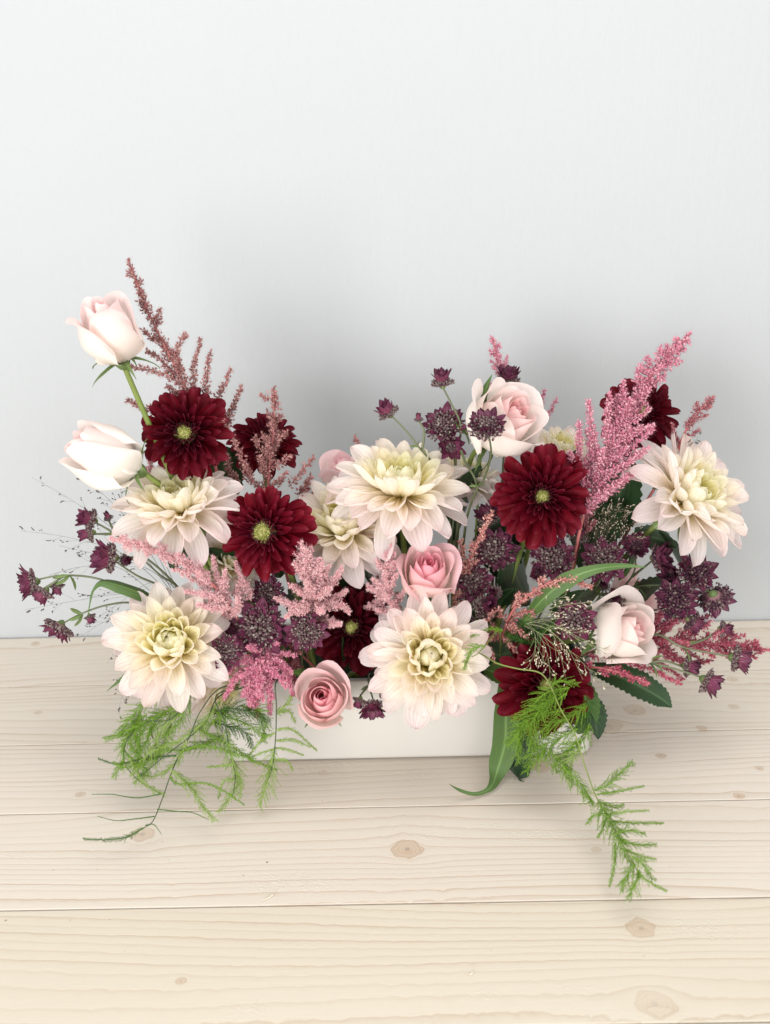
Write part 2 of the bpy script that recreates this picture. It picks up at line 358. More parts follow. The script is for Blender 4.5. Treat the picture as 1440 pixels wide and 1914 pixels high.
KN = [(762, 1587, 25, 1), (1199, 1735, 24, .8), (266, 1559, 22, .8), (338, 1833, 9, .9), (1010, 1431, 19, .8), (150, 1485, 9, .9), (1236, 1412, 9, 1),
      (1381, 1487, 9, 1), (1187, 1328, 17, .6), (1140, 1357, 22, .6), (1312, 1361, 8, .8), (1115, 1589, 9, .6), (1420, 1436, 7, .9), (1369, 1270, 9, .7),
      (1371, 1320, 9, .7), (66, 1204, 8, .7), (72, 1331, 7, .7), (1224, 1876, 34, .45), (605, 1443, 7, .5), (330, 1445, 6, .4)]
def wood_mat():
    t = NT('pale_pine'); g = t.n('ShaderNodeNewGeometry'); oi = t.n('ShaderNodeObjectInfo'); rn = t.M('MULTIPLY', oi.outputs['Random'], 40.)
    p = t.sep(g.outputs['Position']); x, y = p[0], t.M('SUBTRACT', p[1], t.M('MULTIPLY', p[0], math.tan(YAW)))
    warp = t.noise(t.comb(t.M('MULTIPLY', x, 70.), t.M('MULTIPLY', y, 90.), rn), 1., 3)
    f = y; mask = 0.; dmin = 9.; halo = 0.
    for (kx, ky, r, s) in KN:
        c = atz(kx, ky); a = r * pxm(c) * .95; yc = c.y - c.x * math.tan(YAW)
        dx, dy = t.M('SUBTRACT', x, c.x), t.M('SUBTRACT', y, yc)
        d = t.M('SQRT', t.M('ADD', t.M('MULTIPLY', t.M('MULTIPLY', dx, dx), .75), t.M('MULTIPLY', dy, dy)))
        d = t.M('MULTIPLY', d, t.M('ADD', .5, t.M('MULTIPLY', warp, 1.)))
        f = t.M('SUBTRACT', f, t.M('MULTIPLY', dy, t.M('DIVIDE', 1.2 * a * a, t.M('ADD', t.M('MULTIPLY', d, d), .5 * a * a))))
        k = t.M('MULTIPLY', t.M('MULTIPLY_ADD', d, -7. / a, 7.4, clamp=True), s)
        mask = t.M('MAXIMUM', mask, k); dmin = t.M('MINIMUM', dmin, t.M('DIVIDE', d, a))
        halo = t.M('MAXIMUM', halo, t.M('MULTIPLY', t.M('MULTIPLY_ADD', d, -.5 / a, 1.2, clamp=True), s))
    n1 = t.noise(t.comb(t.M('MULTIPLY', x, 1.05), t.M('MULTIPLY', y, 9.), rn), 1., 1, .4)
    n2 = t.noise(t.comb(t.M('MULTIPLY', x, 9.), t.M('MULTIPLY', y, 90.), rn), 1., 2)
    ring = t.M('ADD', t.M('MULTIPLY', f, 92.), t.M('ADD', t.M('MULTIPLY', n1, 11.), t.M('MULTIPLY', n2, .35)))
    ring = t.M('ADD', ring, rn)
    fr = t.M('FRACT', ring)
    late = t.ramp(fr, [(0, (0, 0, 0)), (.35, (.05, .05, .05)), (.62, (.16, .16, .16)), (.82, (.50, .50, .50)), (.92, (1, 1, 1)), (1, (0, 0, 0))])
    idx = t.M('FLOOR', ring); wn = t.n('ShaderNodeTexWhiteNoise', noise_dimensions='1D'); t.set(wn.inputs['W'], idx)
    n3 = t.noise(t.comb(t.M('MULTIPLY', x, 3.), t.M('MULTIPLY', y, 14.), rn), 1., 3)
    late = t.M('MULTIPLY', late, t.M('MULTIPLY', t.M('ADD', .35, t.M('MULTIPLY', wn.outputs['Value'], .65)), t.M('MULTIPLY_ADD', n3, 2.2, -.25, clamp=True)))
    fib = t.noise(t.comb(t.M('MULTIPLY', x, 30.), t.M('MULTIPLY', y, 900.), rn), 1., 3, .6)
    big = t.noise(t.comb(t.M('MULTIPLY', x, 2.), t.M('MULTIPLY', y, 8.), rn), 1.3, 3)
    col = t.mix(big, (.585, .518, .435), (.635, .578, .50))
    tone = t.M('MULTIPLY_ADD', oi.outputs['Random'], .06, .96); col = t.mix(1., col, t.comb(tone, tone, t.M('MULTIPLY', tone, tone)), 'MULTIPLY')
    col = t.mix(t.M('MULTIPLY', late, .80), col, (.40, .28, .18))
    col = t.mix(t.M('MULTIPLY', fib, .16), col, (.80, .73, .62))
    col = t.mix(t.M('MULTIPLY', halo, .05), col, (.52, .36, .22))
    kr = t.M('FRACT', t.M('MULTIPLY', dmin, 4.5))
    kc = t.mix(t.M('MULTIPLY', t.M('POWER', kr, 2.), .9), (.53, .38, .25), (.27, .155, .085))
    kc = t.mix(t.M('MULTIPLY_ADD', dmin, -4., 1.3, clamp=True), kc, (.13, .07, .04))
    col = t.mix(t.M('MULTIPLY', mask, .52), col, kc)
    ol = t.M('POWER', t.M('SUBTRACT', 1., t.M('MULTIPLY', t.M('ABSOLUTE', t.M('SUBTRACT', dmin, 1.)), 7.), clamp=True), 3.)
    col = t.mix(t.M('MULTIPLY', ol, t.M('MULTIPLY', halo, .95)), col, (.33, .20, .11))
    sp = t.noise(t.comb(t.M('MULTIPLY', x, 150.), t.M('MULTIPLY', y, 190.), rn), 1., 1)
    col = t.mix(t.M('MULTIPLY_ADD', sp, 28., -22.6, clamp=True), col, (.22, .16, .12))
    # torn, raised fibres in patches
    pt = t.noise(t.comb(t.M('MULTIPLY', x, 7.), t.M('MULTIPLY', y, 20.), t.M('ADD', rn, 5.)), 1., 3)
    tear = t.noise(t.comb(t.M('MULTIPLY', x, 260.), t.M('MULTIPLY', y, 420.), rn), 1., 3, .6)
    tear = t.M('MULTIPLY', t.M('MULTIPLY_ADD', tear, 6., -3.1, clamp=True), t.M('MULTIPLY_ADD', pt, 7., -4.2, clamp=True))
    col = t.mix(t.M('MULTIPLY', tear, .25), col, (.84, .78, .68))
    h = t.M('ADD', t.M('MULTIPLY', late, -.35), t.M('ADD', t.M('MULTIPLY', fib, .25), t.M('MULTIPLY', tear, .9)))
    return t.fin(col, .55, .28, 0, None, t.bump(h, .45, .0012))
WOOD = wood_mat()
table = thing('plank_table', 'pale unvarnished pine table of wide planks with knots, under the flower box', 'table', (0, EDGE.y, 0), Matrix.Rotation(YAW, 3, 'Z'))
joints = [0.0]
for py in (1268, 1378, 1508, 1689, 1920):
    c = atz(720, py); joints.append(c.y - EDGE.y - (c.x - 0) * math.tan(YAW))
joints += [joints[-1] - .13, joints[-1] - .26]
def plank_mesh(y0, y1, half, th=.03, b=.0005):
    pr = [(y0, -th), (y1, -th), (y1, -b), (y1 - b * .4, -b * .35), (y1 - b * 1.3, 0), (y0 + b * 1.3, 0), (y0 + b * .4, -b * .35), (y0, -b)]
    n = len(pr); V = [(-half, a, z) for a, z in pr] + [(half, a, z) for a, z in pr]
    Fq = [(i, (i + 1) % n, n + (i + 1) % n, n + i) for i in range(n)] + [tuple(range(n))[::-1], tuple(range(n, 2 * n))]
    return mk('plank', V, [f[::-1] for f in Fq], WOOD, smooth=False)
for a, b in zip(joints[1:], joints[:-1]):
    g = .0008
    ob('plank', plank_mesh(a + g, b - g, 1.5), table)

# ------------------------------------------------------------------ the planter
pc = atz(762, 1420); PW = .5 * (atz(1104, 1413) - atz(418, 1427)).length
PH, PD, PT = .094, .135, .006
pm = Matrix.Translation((pc.x, pc.y, 0)) @ YM
def rrect(hx, y0, y1, r, n=6):
    out = []
    for cx, cy, a0 in ((hx - r, y1 - r, 0), (-hx + r, y1 - r, 90), (-hx + r, y0 + r, 180), (hx - r, y0 + r, 270)):
        for k in range(n + 1):
            a = R(a0 + 90 * k / n); out.append((cx + r * math.cos(a), cy + r * math.sin(a)))
    return out
def planter_mesh():
    rows = []
    for (z, off, rr) in ((.0015, -.0045, .009), (.0015, -.002, .011), (.003, -.0006, .012), (.006, 0, .0125), (PH * .5, .0005, .0128), (PH - .002, .001, .013), (PH - .0005, .0004, .0126), (PH, -.001, .012),
                         (PH, -.0045, .009), (PH - .0006, -.0056, .008), (PH - .003, -.0062, .0075), (.012, -.0072, .007)):
        rows.append([(x, y, z) for x, y in rrect(PW + off, -off, PD + off, rr)])
    n = len(rows[0]); V = [p for r_ in rows for p in r_]
    Fq = [(i * n + j, i * n + (j + 1) % n, (i + 1) * n + (j + 1) % n, (i + 1) * n + j) for i in range(len(rows) - 1) for j in range(n)]
    Fq += [tuple(range(n))[::-1], tuple(range((len(rows) - 1) * n, len(rows) * n))]
    return V, Fq
tp = NT('white_glazed_ceramic'); tc = tp.n('ShaderNodeTexCoord'); nz = tp.noise(tc.outputs['Object'], 14, 3)
CER = tp.fin(tp.mix(nz, (.52, .50, .465), (.56, .54, .505)), .32, .4, 0, None, tp.bump(nz, .08, .002))
planter = thing('planter_box', 'long white ceramic flower box with rounded corners on the table', 'planter', pm.translation, Matrix.Rotation(YAW, 3, 'Z'))
Vp, Fp = planter_mesh(); ob('box', mk('box', Vp, Fp, CER), planter)
fr = [(x, y) for x, y in rrect(PW - .009, .009, PD - .009, .006)]
n = len(fr)
Vf = [(x, y, .0125) for x, y in fr] + [(x + rnd.uniform(-.001, .001), y, PH - .014 + rnd.uniform(-.002, .002)) for x, y in fr]
ob('dark_fill_foam', mk('dark_fill_foam', Vf, [(i, (i + 1) % n, n + (i + 1) % n, n + i) for i in range(n)] + [tuple(range(n, 2 * n))], FOAM, smooth=False), planter)  # near-black block added to keep the inside of the box dark
def rootpt(p, k=.75):
    q = pm.inverted() @ Vector(p)
    return pm @ Vector((max(-PW + .03, min(PW - .03, q.x * k + rnd.uniform(-.015, .015))), max(.025, min(PD - .025, q.y * .6 + .035)), PH - .016))
def stem_to_box(p, ax, r=.0028, mat=None, root=None, lead=.035, k=.75, name='stem'):
    p = Vector(p); e = rootpt(p, k)
    c = [p, p - ax * lead, e + Vector((0, 0, .035)), e]
    t = np.linspace(0, 1, 13)[:, None]; c = [np.array(v) for v in c]
    P = (1 - t) ** 3 * c[0] + 3 * (1 - t) ** 2 * t * c[1] + 3 * (1 - t) * t * t * c[2] + t ** 3 * c[3]
    Vv, Fq = tube(P, [r * .85, r], 8)
    ob(name, mk(name, local(root, Vv), Fq, mat or STEM), root)
    return P

# ------------------------------------------------------------------ leaves
SERR = ((0, .12, .35, .6, .8, .93, 1), (.12, .5, .95, 1, .72, .35, .02))
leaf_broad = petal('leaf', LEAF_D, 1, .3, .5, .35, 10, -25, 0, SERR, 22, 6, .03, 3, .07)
leaf_mid = petal('leaf', LEAF, 1, .24, .7, .5, 15, -30, 0, SERR, 18, 6, .03, 5, .04)
def leaf_on(root, p, d, L, me=None, spin=0.):
    m = Vector((1, 0, 0)).rotation_difference(Vector(d)).to_matrix().to_4x4() @ Matrix.Rotation(spin, 4, 'X') @ Matrix.Scale(L, 4)
    m.translation = Vector(p)
    return ob('leaf', me or leaf_broad, root, root.matrix_basis.inverted() @ m)

# ------------------------------------------------------------------ dahlias
def variants(name, mat, k, **a):
    out = []
    for i in range(k):
        b = dict(a); b['seed'] = 31 * i + int(a.get('seed', 0)) + 1
        for key in ('f1', 'tip'): b[key] = a.get(key, 0) + rnd.uniform(-12, 12)
        b['W'] = a['W'] * rnd.uniform(.9, 1.1); b['prof'] = PR_RD if a.get('rd', False) or i % 4 else PR_PT; b.pop('rd', None)
        b['rip'] = a.get('rip', .02) * rnd.uniform(.5, 1.6)
        out.append(petal(name, mat, **b))
    return out
CD = [  # n, length, elevation, ring radius, ring height, inner tint, meshes
    (14, 1.00, -16, .10, .00, .00, variants('petal', CREAM, 6, W=.235, k0=1.4, k1=.9, f0=16, f1=-10, seed=1, rip=.04)),
    (14, .95, 1, .12, .03, .05, variants('petal', CREAM, 6, W=.235, k0=1.4, k1=1.1, f0=8, f1=6, seed=2, rip=.035)),
    (14, .86, 17, .14, .05, .20, variants('petal', CREAM, 6, W=.24, k0=1.4, k1=1.2, f0=0, f1=20, seed=3, rip=.03)),
    (13, .74, 33, .16, .06, .42, variants('petal', CREAM, 5, W=.26, k0=1.4, k1=1.3, f0=-5, f1=36, seed=4)),
    (12, .62, 49, .17, .07, .66, variants('petal', CREAM, 5, W=.28, k0=1.3, k1=1.3, f0=-8, f1=48, seed=5)),
    (10, .51, 61, .17, .08, .86, variants('petal', CREAM, 4, W=.32, k0=1.3, k1=1.3, f0=-8, f1=58, seed=6)),
    (9, .41, 70, .15, .09, 1.0, variants('petal', CREAM, 4, W=.36, k0=1.3, k1=1.3, f0=-5, f1=70, seed=7)),
    (7, .31, 75, .11, .10, 1.0, variants('petal', CREAM, 3, W=.42, k0=1.3, k1=1.3, f0=0, f1=80, seed=8))]
BD = [
    (17, .98, -14, .12, .00, .00, variants('petal', BURG, 6, W=.215, k0=1.6, k1=1.1, f0=16, f1=-14, seed=11, rip=.03, rd=True)),
    (17, .93, 4, .13, .04, .10, variants('petal', BURG, 6, W=.21, k0=1.7, k1=1.3, f0=10, f1=-10, seed=12, rip=.03, rd=True)),
    (17, .83, 20, .14, .08, .25, variants('petal', BURG, 6, W=.205, k0=1.9, k1=1.5, f0=6, f1=-8, seed=13, rd=True)),
    (17, .71, 34, .14, .12, .45, variants('petal', BURG, 5, W=.205, k0=2.1, k1=1.7, f0=4, f1=-4, seed=14, rd=True)),
    (17, .58, 46, .13, .15, .65, variants('petal', BURG, 5, W=.21, k0=2.3, k1=2.0, f0=2, f1=2, seed=15, rd=True)),
    (17, .45, 57, .12, .16, .85, variants('petal', BURG, 4, W=.22, k0=2.4, k1=2.1, f0=0, f1=10, seed=16)),
    (16, .33, 62, .13, .17, 1.0, variants('petal', BURG, 3, W=.24, k0=2.4, k1=2.1, f0=0, f1=25, seed=17)),
    (14, .22, 64, .13, .17, 1.0, variants('petal', BURG, 3, W=.26, k0=2.4, k1=2.2, f0=0, f1=40, seed=18))]
def eye_mesh(r, h, n, size, mat, z0=.12, lo=0., hi=1.):
    pos, dr = [], []
    for i in range(n):
        t = lo + (hi - lo) * (i + .5) / n; a = i * 2.39996
        s_, c_ = math.sin(t * 1.45), math.cos(t * 1.45)
        pos.append((r * s_ * math.cos(a), r * s_ * math.sin(a), z0 + h * c_)); dr.append((.55 * s_ * math.cos(a), .55 * s_ * math.sin(a), .9))
    V, Fq = stamp(*GRAIN, pos, dr, size * 1.5, size * .62)
    return mk('eye', V, Fq, mat)
EYE_B1 = eye_mesh(.19, .22, 80, .07, EYE_G, .13, 0, .68); EYE_B2 = eye_mesh(.22, .22, 80, .085, EYE_D, .13, .55, 1.)
EYE_C = eye_mesh(.10, .10, 36, .06, EYE_G, .12)
sep_me = petal('sepal', SEPAL, .42, .12, .5, .4, 10, -35, 0, PR_PT, 7, 4, .02, 9)
def cone_mesh(name, prof, mat, n=14):
    V = [(r * math.cos(2 * math.pi * k / n), r * math.sin(2 * math.pi * k / n), z) for r, z in prof for k in range(n)]
    Fq = [(i * n + j, i * n + (j + 1) % n, (i + 1) * n + (j + 1) % n, (i + 1) * n + j) for i in range(len(prof) - 1) for j in range(n)]
    uv = [(k / n, i / len(prof)) for i in range(len(prof)) for k in range(n)]
    return mk(name, V, np.array(Fq), mat, uv)
CALYX = cone_mesh('calyx', ((.02, -.22), (.09, -.19), (.17, -.10), (.19, .0), (.16, .08), (.02, .10)), SEPAL)
CORE_C = cone_mesh('receptacle', ((.19, -.02), (.15, .08), (.08, .13), (.005, .15)), EYE_G)
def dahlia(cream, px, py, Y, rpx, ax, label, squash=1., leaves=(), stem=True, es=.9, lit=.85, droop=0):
    p = at(px, py, Y); s = rpx * pxm(p); rot = frame(ax, rnd.uniform(0, 6.28))
    t = thing('cream_dahlia' if cream else 'burgundy_dahlia', label, 'dahlia', p, rot, 'cream dahlias in the flower box' if cream else 'burgundy dahlias in the flower box')
    S = Matrix.Scale(s, 4); vt, vo = rnd.uniform(.8, 1.25), rnd.uniform(-4, 6)
    for li, (n, L, el, br, bz, inner, ms) in enumerate(CD if cream else BD):
        a0 = rnd.uniform(0, 6.28)
        for k in range(n):
            az = a0 + 2 * math.pi * k / n + rnd.uniform(-.1, .1)
            m = S @ place(az, el * squash + vo - (droop if li == 0 else droop * .5 if li == 1 else 0) + rnd.gauss(0, 6.5), br, bz, L * rnd.uniform(.87, 1.08), rnd.gauss(0, 11))
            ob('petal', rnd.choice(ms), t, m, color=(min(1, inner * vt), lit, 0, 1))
    if cream: ob('eye', EYE_C, t, S, 'stuff')
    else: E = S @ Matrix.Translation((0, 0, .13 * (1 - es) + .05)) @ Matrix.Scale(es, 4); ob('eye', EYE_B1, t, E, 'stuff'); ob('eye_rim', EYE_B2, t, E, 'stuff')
    ob('receptacle', CORE_C, t, S); cal = ob('calyx', CALYX, t, S)
    for k in range(7): ob('sepal', sep_me, cal, place(k * .9 + .2, -25 + rnd.uniform(-20, 10), .12, -.08, rnd.uniform(.8, 1.2)))
    if stem: stem_to_box(p - ax * s * .2, ax, .0034, STEM, t)
    for (lx, ly, lY, d, L) in leaves: leaf_on(t, at(lx, ly, lY), d, L, rnd.choice((leaf_broad, leaf_mid)), rnd.uniform(-.6, .6))
    return t
dahlia(1, 337, 955, .005, 120, A(-.10, .30, .94), 'cream dahlia tilted upwards under the upper burgundy dahlia, beside the lower white rosebud', leaves=((370, 1010, .02, A(.1, .8, -.4), .035), (345, 1015, .02, A(-.3, .7, -.5), .03)))
dahlia(1, 322, 1205, -.035, 120, A(.04, .70, .70), 'cream dahlia with blush outer petals just above the hanging green fern, nearest the bare table', droop=16)
dahlia(1, 750, 925, .03, 128, A(.04, .22, .97), 'highest cream dahlia, tilted up, beside thin purple star buds and green stems', leaves=((765, 985, .04, A(.3, .6, -.6), .04), (735, 1000, .05, A(-.3, .5, -.6), .04)))
dahlia(1, 646, 992, .03, 110, A(-.08, .48, .86), 'shaded creamy peach dahlia tucked half under the highest cream dahlia')
dahlia(1, 803, 1228, -.055, 120, A(.0, .86, .50), 'cream dahlia facing forward in front of the box wall, its open yellow heart showing', leaves=((905, 1250, .0, A(.5, .5, .0), .05),), droop=14)
dahlia(1, 1278, 938, .03, 124, A(.52, .50, .70), 'large cream dahlia turned sideways beside the tall pink plume, its petals over the wall', leaves=((1225, 990, .05, A(.4, .5, -.5), .06), (1180, 1000, .06, A(-.2, .5, -.6), .05)))
dahlia(1, 1045, 850, .10, 66, A(.25, .25, .92), 'small cream dahlia peeking out between the open pale rose and a pink plume', stem=True)
dahlia(1, 868, 905, .085, 78, A(.35, -.1, .93), 'pale dahlia behind the highest cream dahlia, only a few back petals showing')
dahlia(1, 405, 1270, .005, 76, A(.5, .6, -.3), 'pale dahlia hanging low behind the fern stems, white petal backs showing')
dahlia(1, 432, 1050, .05, 70, A(.3, .6, .6), 'pale dahlia hidden between two burgundy ones and pale pink plumes, few petals showing')

dahlia(0, 350, 810, .025, 84, A(.02, .93, .32), 'burgundy dahlia below the tall white rosebud, facing forward with a green heart', es=.95)
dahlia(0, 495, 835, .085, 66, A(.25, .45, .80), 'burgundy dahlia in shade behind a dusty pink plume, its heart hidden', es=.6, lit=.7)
dahlia(0, 502, 994, -.01, 84, A(-.22, .90, .36), 'brightest burgundy dahlia, large green heart, between two cream dahlias', es=1.08, lit=1.15)
dahlia(0, 1012, 927, .01, 90, A(-.08, .93, .34), 'burgundy dahlia right under the open pale rose, with a bright small green heart', es=.72, lit=1.)
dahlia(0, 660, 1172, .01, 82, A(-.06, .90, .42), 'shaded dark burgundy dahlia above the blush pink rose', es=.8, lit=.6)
dahlia(0, 1017, 1282, -.045, 88, A(.06, .84, .50), 'burgundy dahlia overhanging the box corner, half covered by green fern', leaves=((1090, 1290, -.02, A(.3, .7, -.7), .05),))
dahlia(0, 1195, 778, .105, 72, A(.1, .78, .58), 'burgundy dahlia half hidden behind the brightest pink plume', es=.8, lit=.7)

# ------------------------------------------------------------------ roses
hip = cone_mesh('hip', ((.06, -.30), (.15, -.22), (.22, -.10), (.24, .0), (.1, .05)), SEPAL)
sep_long = [petal('sepal', SEPAL, 1.1, .15, .8, .8, 20, -50 + 30 * i, -30, ((0, .15, .4, .7, 1), (.8, 1, .7, .35, .02)), 10, 4, .02, i) for i in range(3)]
def rose(mat, px, py, Y, rpx, ax, label, N=20, H=1.15, close=.35, flare=.35, curl=.2, spin=0., heart=.6, sep_el=-40, stem=True, base=.0, lead=.05, co=.85, drop=.22):
    """px, py = middle of the bloom's widest part."""
    p = at(px, py, Y); s = rpx * pxm(p); rot = frame(ax, spin)
    p0 = p - ax * s * H * .5
    t = thing('rose', label, 'rose', p0, rot, 'roses in the flower box')
    th = spin
    for i in range(N):
        q = i / (N - 1.0); out = max(0, (q - .45) / .55)
        rad = .07 + .88 * q ** 1.15; span = R(235 - 105 * q ** .5); top = H * (1.0 - .12 * (1 - q) ** 2 - drop * out ** 1.5 + rnd.uniform(-.03, .03))
        th += 2.39996 + rnd.uniform(-.25, .25)
        nu, nv = 14, 14; V, UV = [], []
        ph1, ph2 = rnd.uniform(0, 6), rnd.uniform(0, 6); cu = curl * out * rnd.uniform(.6, 1.3); fl_ = flare * out * rnd.uniform(.7, 1.2)
        pk = rnd.uniform(-.2, .2); ox, oy = rnd.gauss(0, .035), rnd.gauss(0, .035); wob = rnd.uniform(.6, 1.5)
        for a_ in range(nv + 1):
            a = -1 + 2 * a_ / nv; th_a = th + a * span * .5
            tp = top * (1 - (.30 + .34 * q) * abs(a) ** 3) * (1 + .035 * math.sin(4 * a + ph1)) + .07 * out * math.exp(-((a - pk) * 3) ** 2)
            z0 = .0
            for h_ in range(nu + 1):
                h = h_ / nu
                if h < .5: rr = .18 + .82 * math.sin(h / .5 * math.pi / 2)
                else: rr = 1 - close * (1 - co * out) * ((h - .5) / .5) ** 1.7 + fl_ * ((h - .5) / .5) ** 2.2
                r_ = rad * rr * (1 + .13 * a * (1 - abs(a) ** 3) - .05 * abs(a) ** 3) + .02 * (.3 + out) * math.sin(3 * a + ph2 + 2 * h)
                z = z0 + (tp - z0) * h
                k = max(0, (h - .78) / .22)
                w_ = 1 - .4 * abs(a)
                r_ += cu * k ** 1.3 * w_; z -= cu * .55 * k ** 2.2 * w_
                r_ += .02 * out * k * math.sin(9 * a + ph1); z += .015 * k * math.sin(8 * a + ph2)
                r_ += .022 * wob * h * math.sin(3.1 * a + ph1 + 1.3) * (.3 + q) ; V.append(((r_ * math.cos(th_a) + ox * h) * s, (r_ * math.sin(th_a) + oy * h) * s, z * s)); UV.append((a_ / nv, h))
        Fq = [[x * (nu + 1) + y, (x + 1) * (nu + 1) + y, (x + 1) * (nu + 1) + y + 1, x * (nu + 1) + y + 1] for x in range(nv) for y in range(nu)]
        ob('petal', mk('petal', V, np.array(Fq), mat, UV), t, None, None, (max(0, (1 - q * 1.25)) * heart / .6 if q < .8 else 0., 0, 0, 1))
    S = Matrix.Scale(s, 4)
    hp = ob('hip', hip, t, Matrix.Translation((0, 0, .06 * s)) @ S)
    for k in range(5): ob('sepal', sep_long[k % 3], hp, place(k * 1.2566 + 1., sep_el + rnd.uniform(-25, 25), .17, -.02, rnd.uniform(.8, 1.15)))
    if stem: stem_to_box(p0 - ax * s * .2, ax, .0030, STEM, t, lead)
    return t
rose(ROSE_W, 205, 618, .0, 66, A(-.22, .16, .95), 'tall white rosebud with blush rim, highest bloom of the box', 14, 2.0, .50, .08, .42, .4, .5, -30, lead=.06, co=.25, drop=.06)
rose(ROSE_C, 197, 850, -.005, 66, A(-.74, .24, .54), 'creamy rosebud leaning out to the side below the highest rosebud', 15, 2.15, .48, .04, .16, 2.6, .8, -10, lead=.05, co=.12, drop=.06)
rose(ROSE_C, 940, 790, .045, 78, A(.50, .42, .66), 'open pale rose with blush heart behind a purple star flower, above a burgundy dahlia', 22, 1.55, .35, .18, .16, 1.0, .9, drop=.12)
rose(ROSE_P, 801, 1073, -.015, 55, A(.08, .46, .88), 'pink rose with cream base above the forward facing cream dahlia', 20, 1.65, .35, .22, .20, 2.6, 1., drop=.18)
rose(ROSE_B, 604, 1306, -.055, 57, A(-.04, .74, .62), 'blush pink rose hanging over the front rim of the box', 20, 1.45, .34, .06, .14, 1.7, .7, drop=.06)
rose(ROSE_C, 1160, 1180, -.02, 66, A(.70, .48, .40), 'ivory rose with blush heart above the dark leaf at the box corner', 21, 1.55, .35, .18, .16, .8, .75, drop=.12)
rose(ROSE_B, 640, 878, .14, 48, A(.05, .1, 1.), 'pink rose far back behind the cream dahlias, only its top showing', 12, 1.3, .3, .3, .15, 1.5, .2)
rose(ROSE_B, 1185, 1120, .06, 50, A(.55, .45, .35), 'pale pink rose mostly hidden behind the ivory rose', 12, 1.2, .3, .35, .2, 2.2, .1)

# ------------------------------------------------------------------ astrantia sprays
PR_ST = ((0, .15, .4, .65, .85, .95, 1), (.35, .65, 1, .9, .55, .22, .02))
bract_me = [petal('bract', BRACT, 1., .265, 1., .6, -8 + 4 * i, 18 - 12 * i, 0, PR_ST, 7, 4, .03, i, .0) for i in range(4)]
def cushion_mesh(n, mat, seed, spread=1.3):
    q = random.Random(seed); pos, dr, ln = [], [], []
    for i in range(n):
        t = math.sqrt((i + .5) / n) * spread; a = i * 2.39996 + q.uniform(-.2, .2); d = (math.sin(t) * math.cos(a), math.sin(t) * math.sin(a), math.cos(t))
        rr = .46 + q.uniform(0, .14); pos.append((d[0] * rr * 1.1, d[1] * rr * 1.1, d[2] * rr * .8 + .02)); dr.append(d); ln.append(q.uniform(.07, .15))
    V1, F1 = stamp(*GRAIN, pos, dr, np.array(ln) * 1.25, .046)
    pos2 = np.array(pos) * .55; V2, F2 = stamp(*NEEDLE, pos2, np.array(pos) - pos2 + 1e-5, np.linalg.norm(np.array(pos) * .5, axis=1), .012)
    pos3 = []; 
    for i in range(70):
        t = math.sqrt((i + .5) / 70) * 1.45; a = i * 2.39996
        pos3.append((.36 * math.sin(t) * math.cos(a), .36 * math.sin(t) * math.sin(a), .06 + .30 * math.cos(t)))
    V3, F3 = stamp(*GRAIN, pos3, np.array(pos3) + [0, 0, .1], .16, .085)
    V, Fq = join([(V1, F1), (V2, F2), (V3, F3)]); return mk('floret_cushion', V, Fq, mat)
CUSHES = [cushion_mesh(230, CUSH, 1), cushion_mesh(230, CUSH, 2), cushion_mesh(230, CUSH_D, 3)]
HEAD = cone_mesh('flower_head', ((.02, -.14), (.10, -.10), (.18, 0), (.20, .06), (.12, .10), (.01, .11)), SEPAL, 10)
node_leaf = petal('leaf', SEPAL, 1, .16, .9, .6, 15, -15, 0, PR_ST, 7, 4, .02, 4)
def spray(label, heads, stems, dark=0.3, nodes=()):
    """heads: px, py, Y, radius in px, axis, lift of the bracts; stems: lists of px, py, Y ending in the box or not."""
    h0 = heads[0]; root = at(*stems[0][0][:3]) if stems else at(*h0[:3])
    t = thing('astrantia_spray', label, 'astrantia', root, None, 'purple astrantia sprays in the flower box')
    for (px, py, Y, r, ax, el) in heads:
        p = at(px, py, Y); s = r * pxm(p)
        m = frame(ax, rnd.uniform(0, 6)).to_4x4() @ Matrix.Scale(s, 4); m.translation = p - ax * s * .18
        hd = ob('flower_head', HEAD, t, t.matrix_basis.inverted() @ m)
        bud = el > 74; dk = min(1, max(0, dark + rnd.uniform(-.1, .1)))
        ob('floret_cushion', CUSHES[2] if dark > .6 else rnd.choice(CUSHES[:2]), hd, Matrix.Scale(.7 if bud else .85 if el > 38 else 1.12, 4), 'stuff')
        for ring, (n, e0, L) in enumerate(((10, el + 10, .92), (9, el + 24, .82))):
            for k in range(n):
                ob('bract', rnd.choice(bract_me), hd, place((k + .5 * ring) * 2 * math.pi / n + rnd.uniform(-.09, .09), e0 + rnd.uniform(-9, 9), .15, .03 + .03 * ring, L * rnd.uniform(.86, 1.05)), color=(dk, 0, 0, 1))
    for path in stems:
        P = [at(*q[:3]) for q in path]
        if len(path[-1]) > 3: P.append(rootpt(P[-1], .85))
        Vv, Fq = tube(catmull(P, 6), [.0009, .0011, .0014], 6)
        ob('stem', mk('stem', local(t, Vv), Fq, STEM_D if dark > .45 else STEM_G), t)
    for (px, py, Y, L, dirs) in nodes:
        p = at(px, py, Y)
        for d in dirs:
            m = Vector((1, 0, 0)).rotation_difference(d).to_matrix().to_4x4() @ Matrix.Scale(L * .72 * pxm(p), 4); m.translation = p
            ob('leaf', node_leaf, t, t.matrix_basis.inverted() @ m)
    return t
B = 1
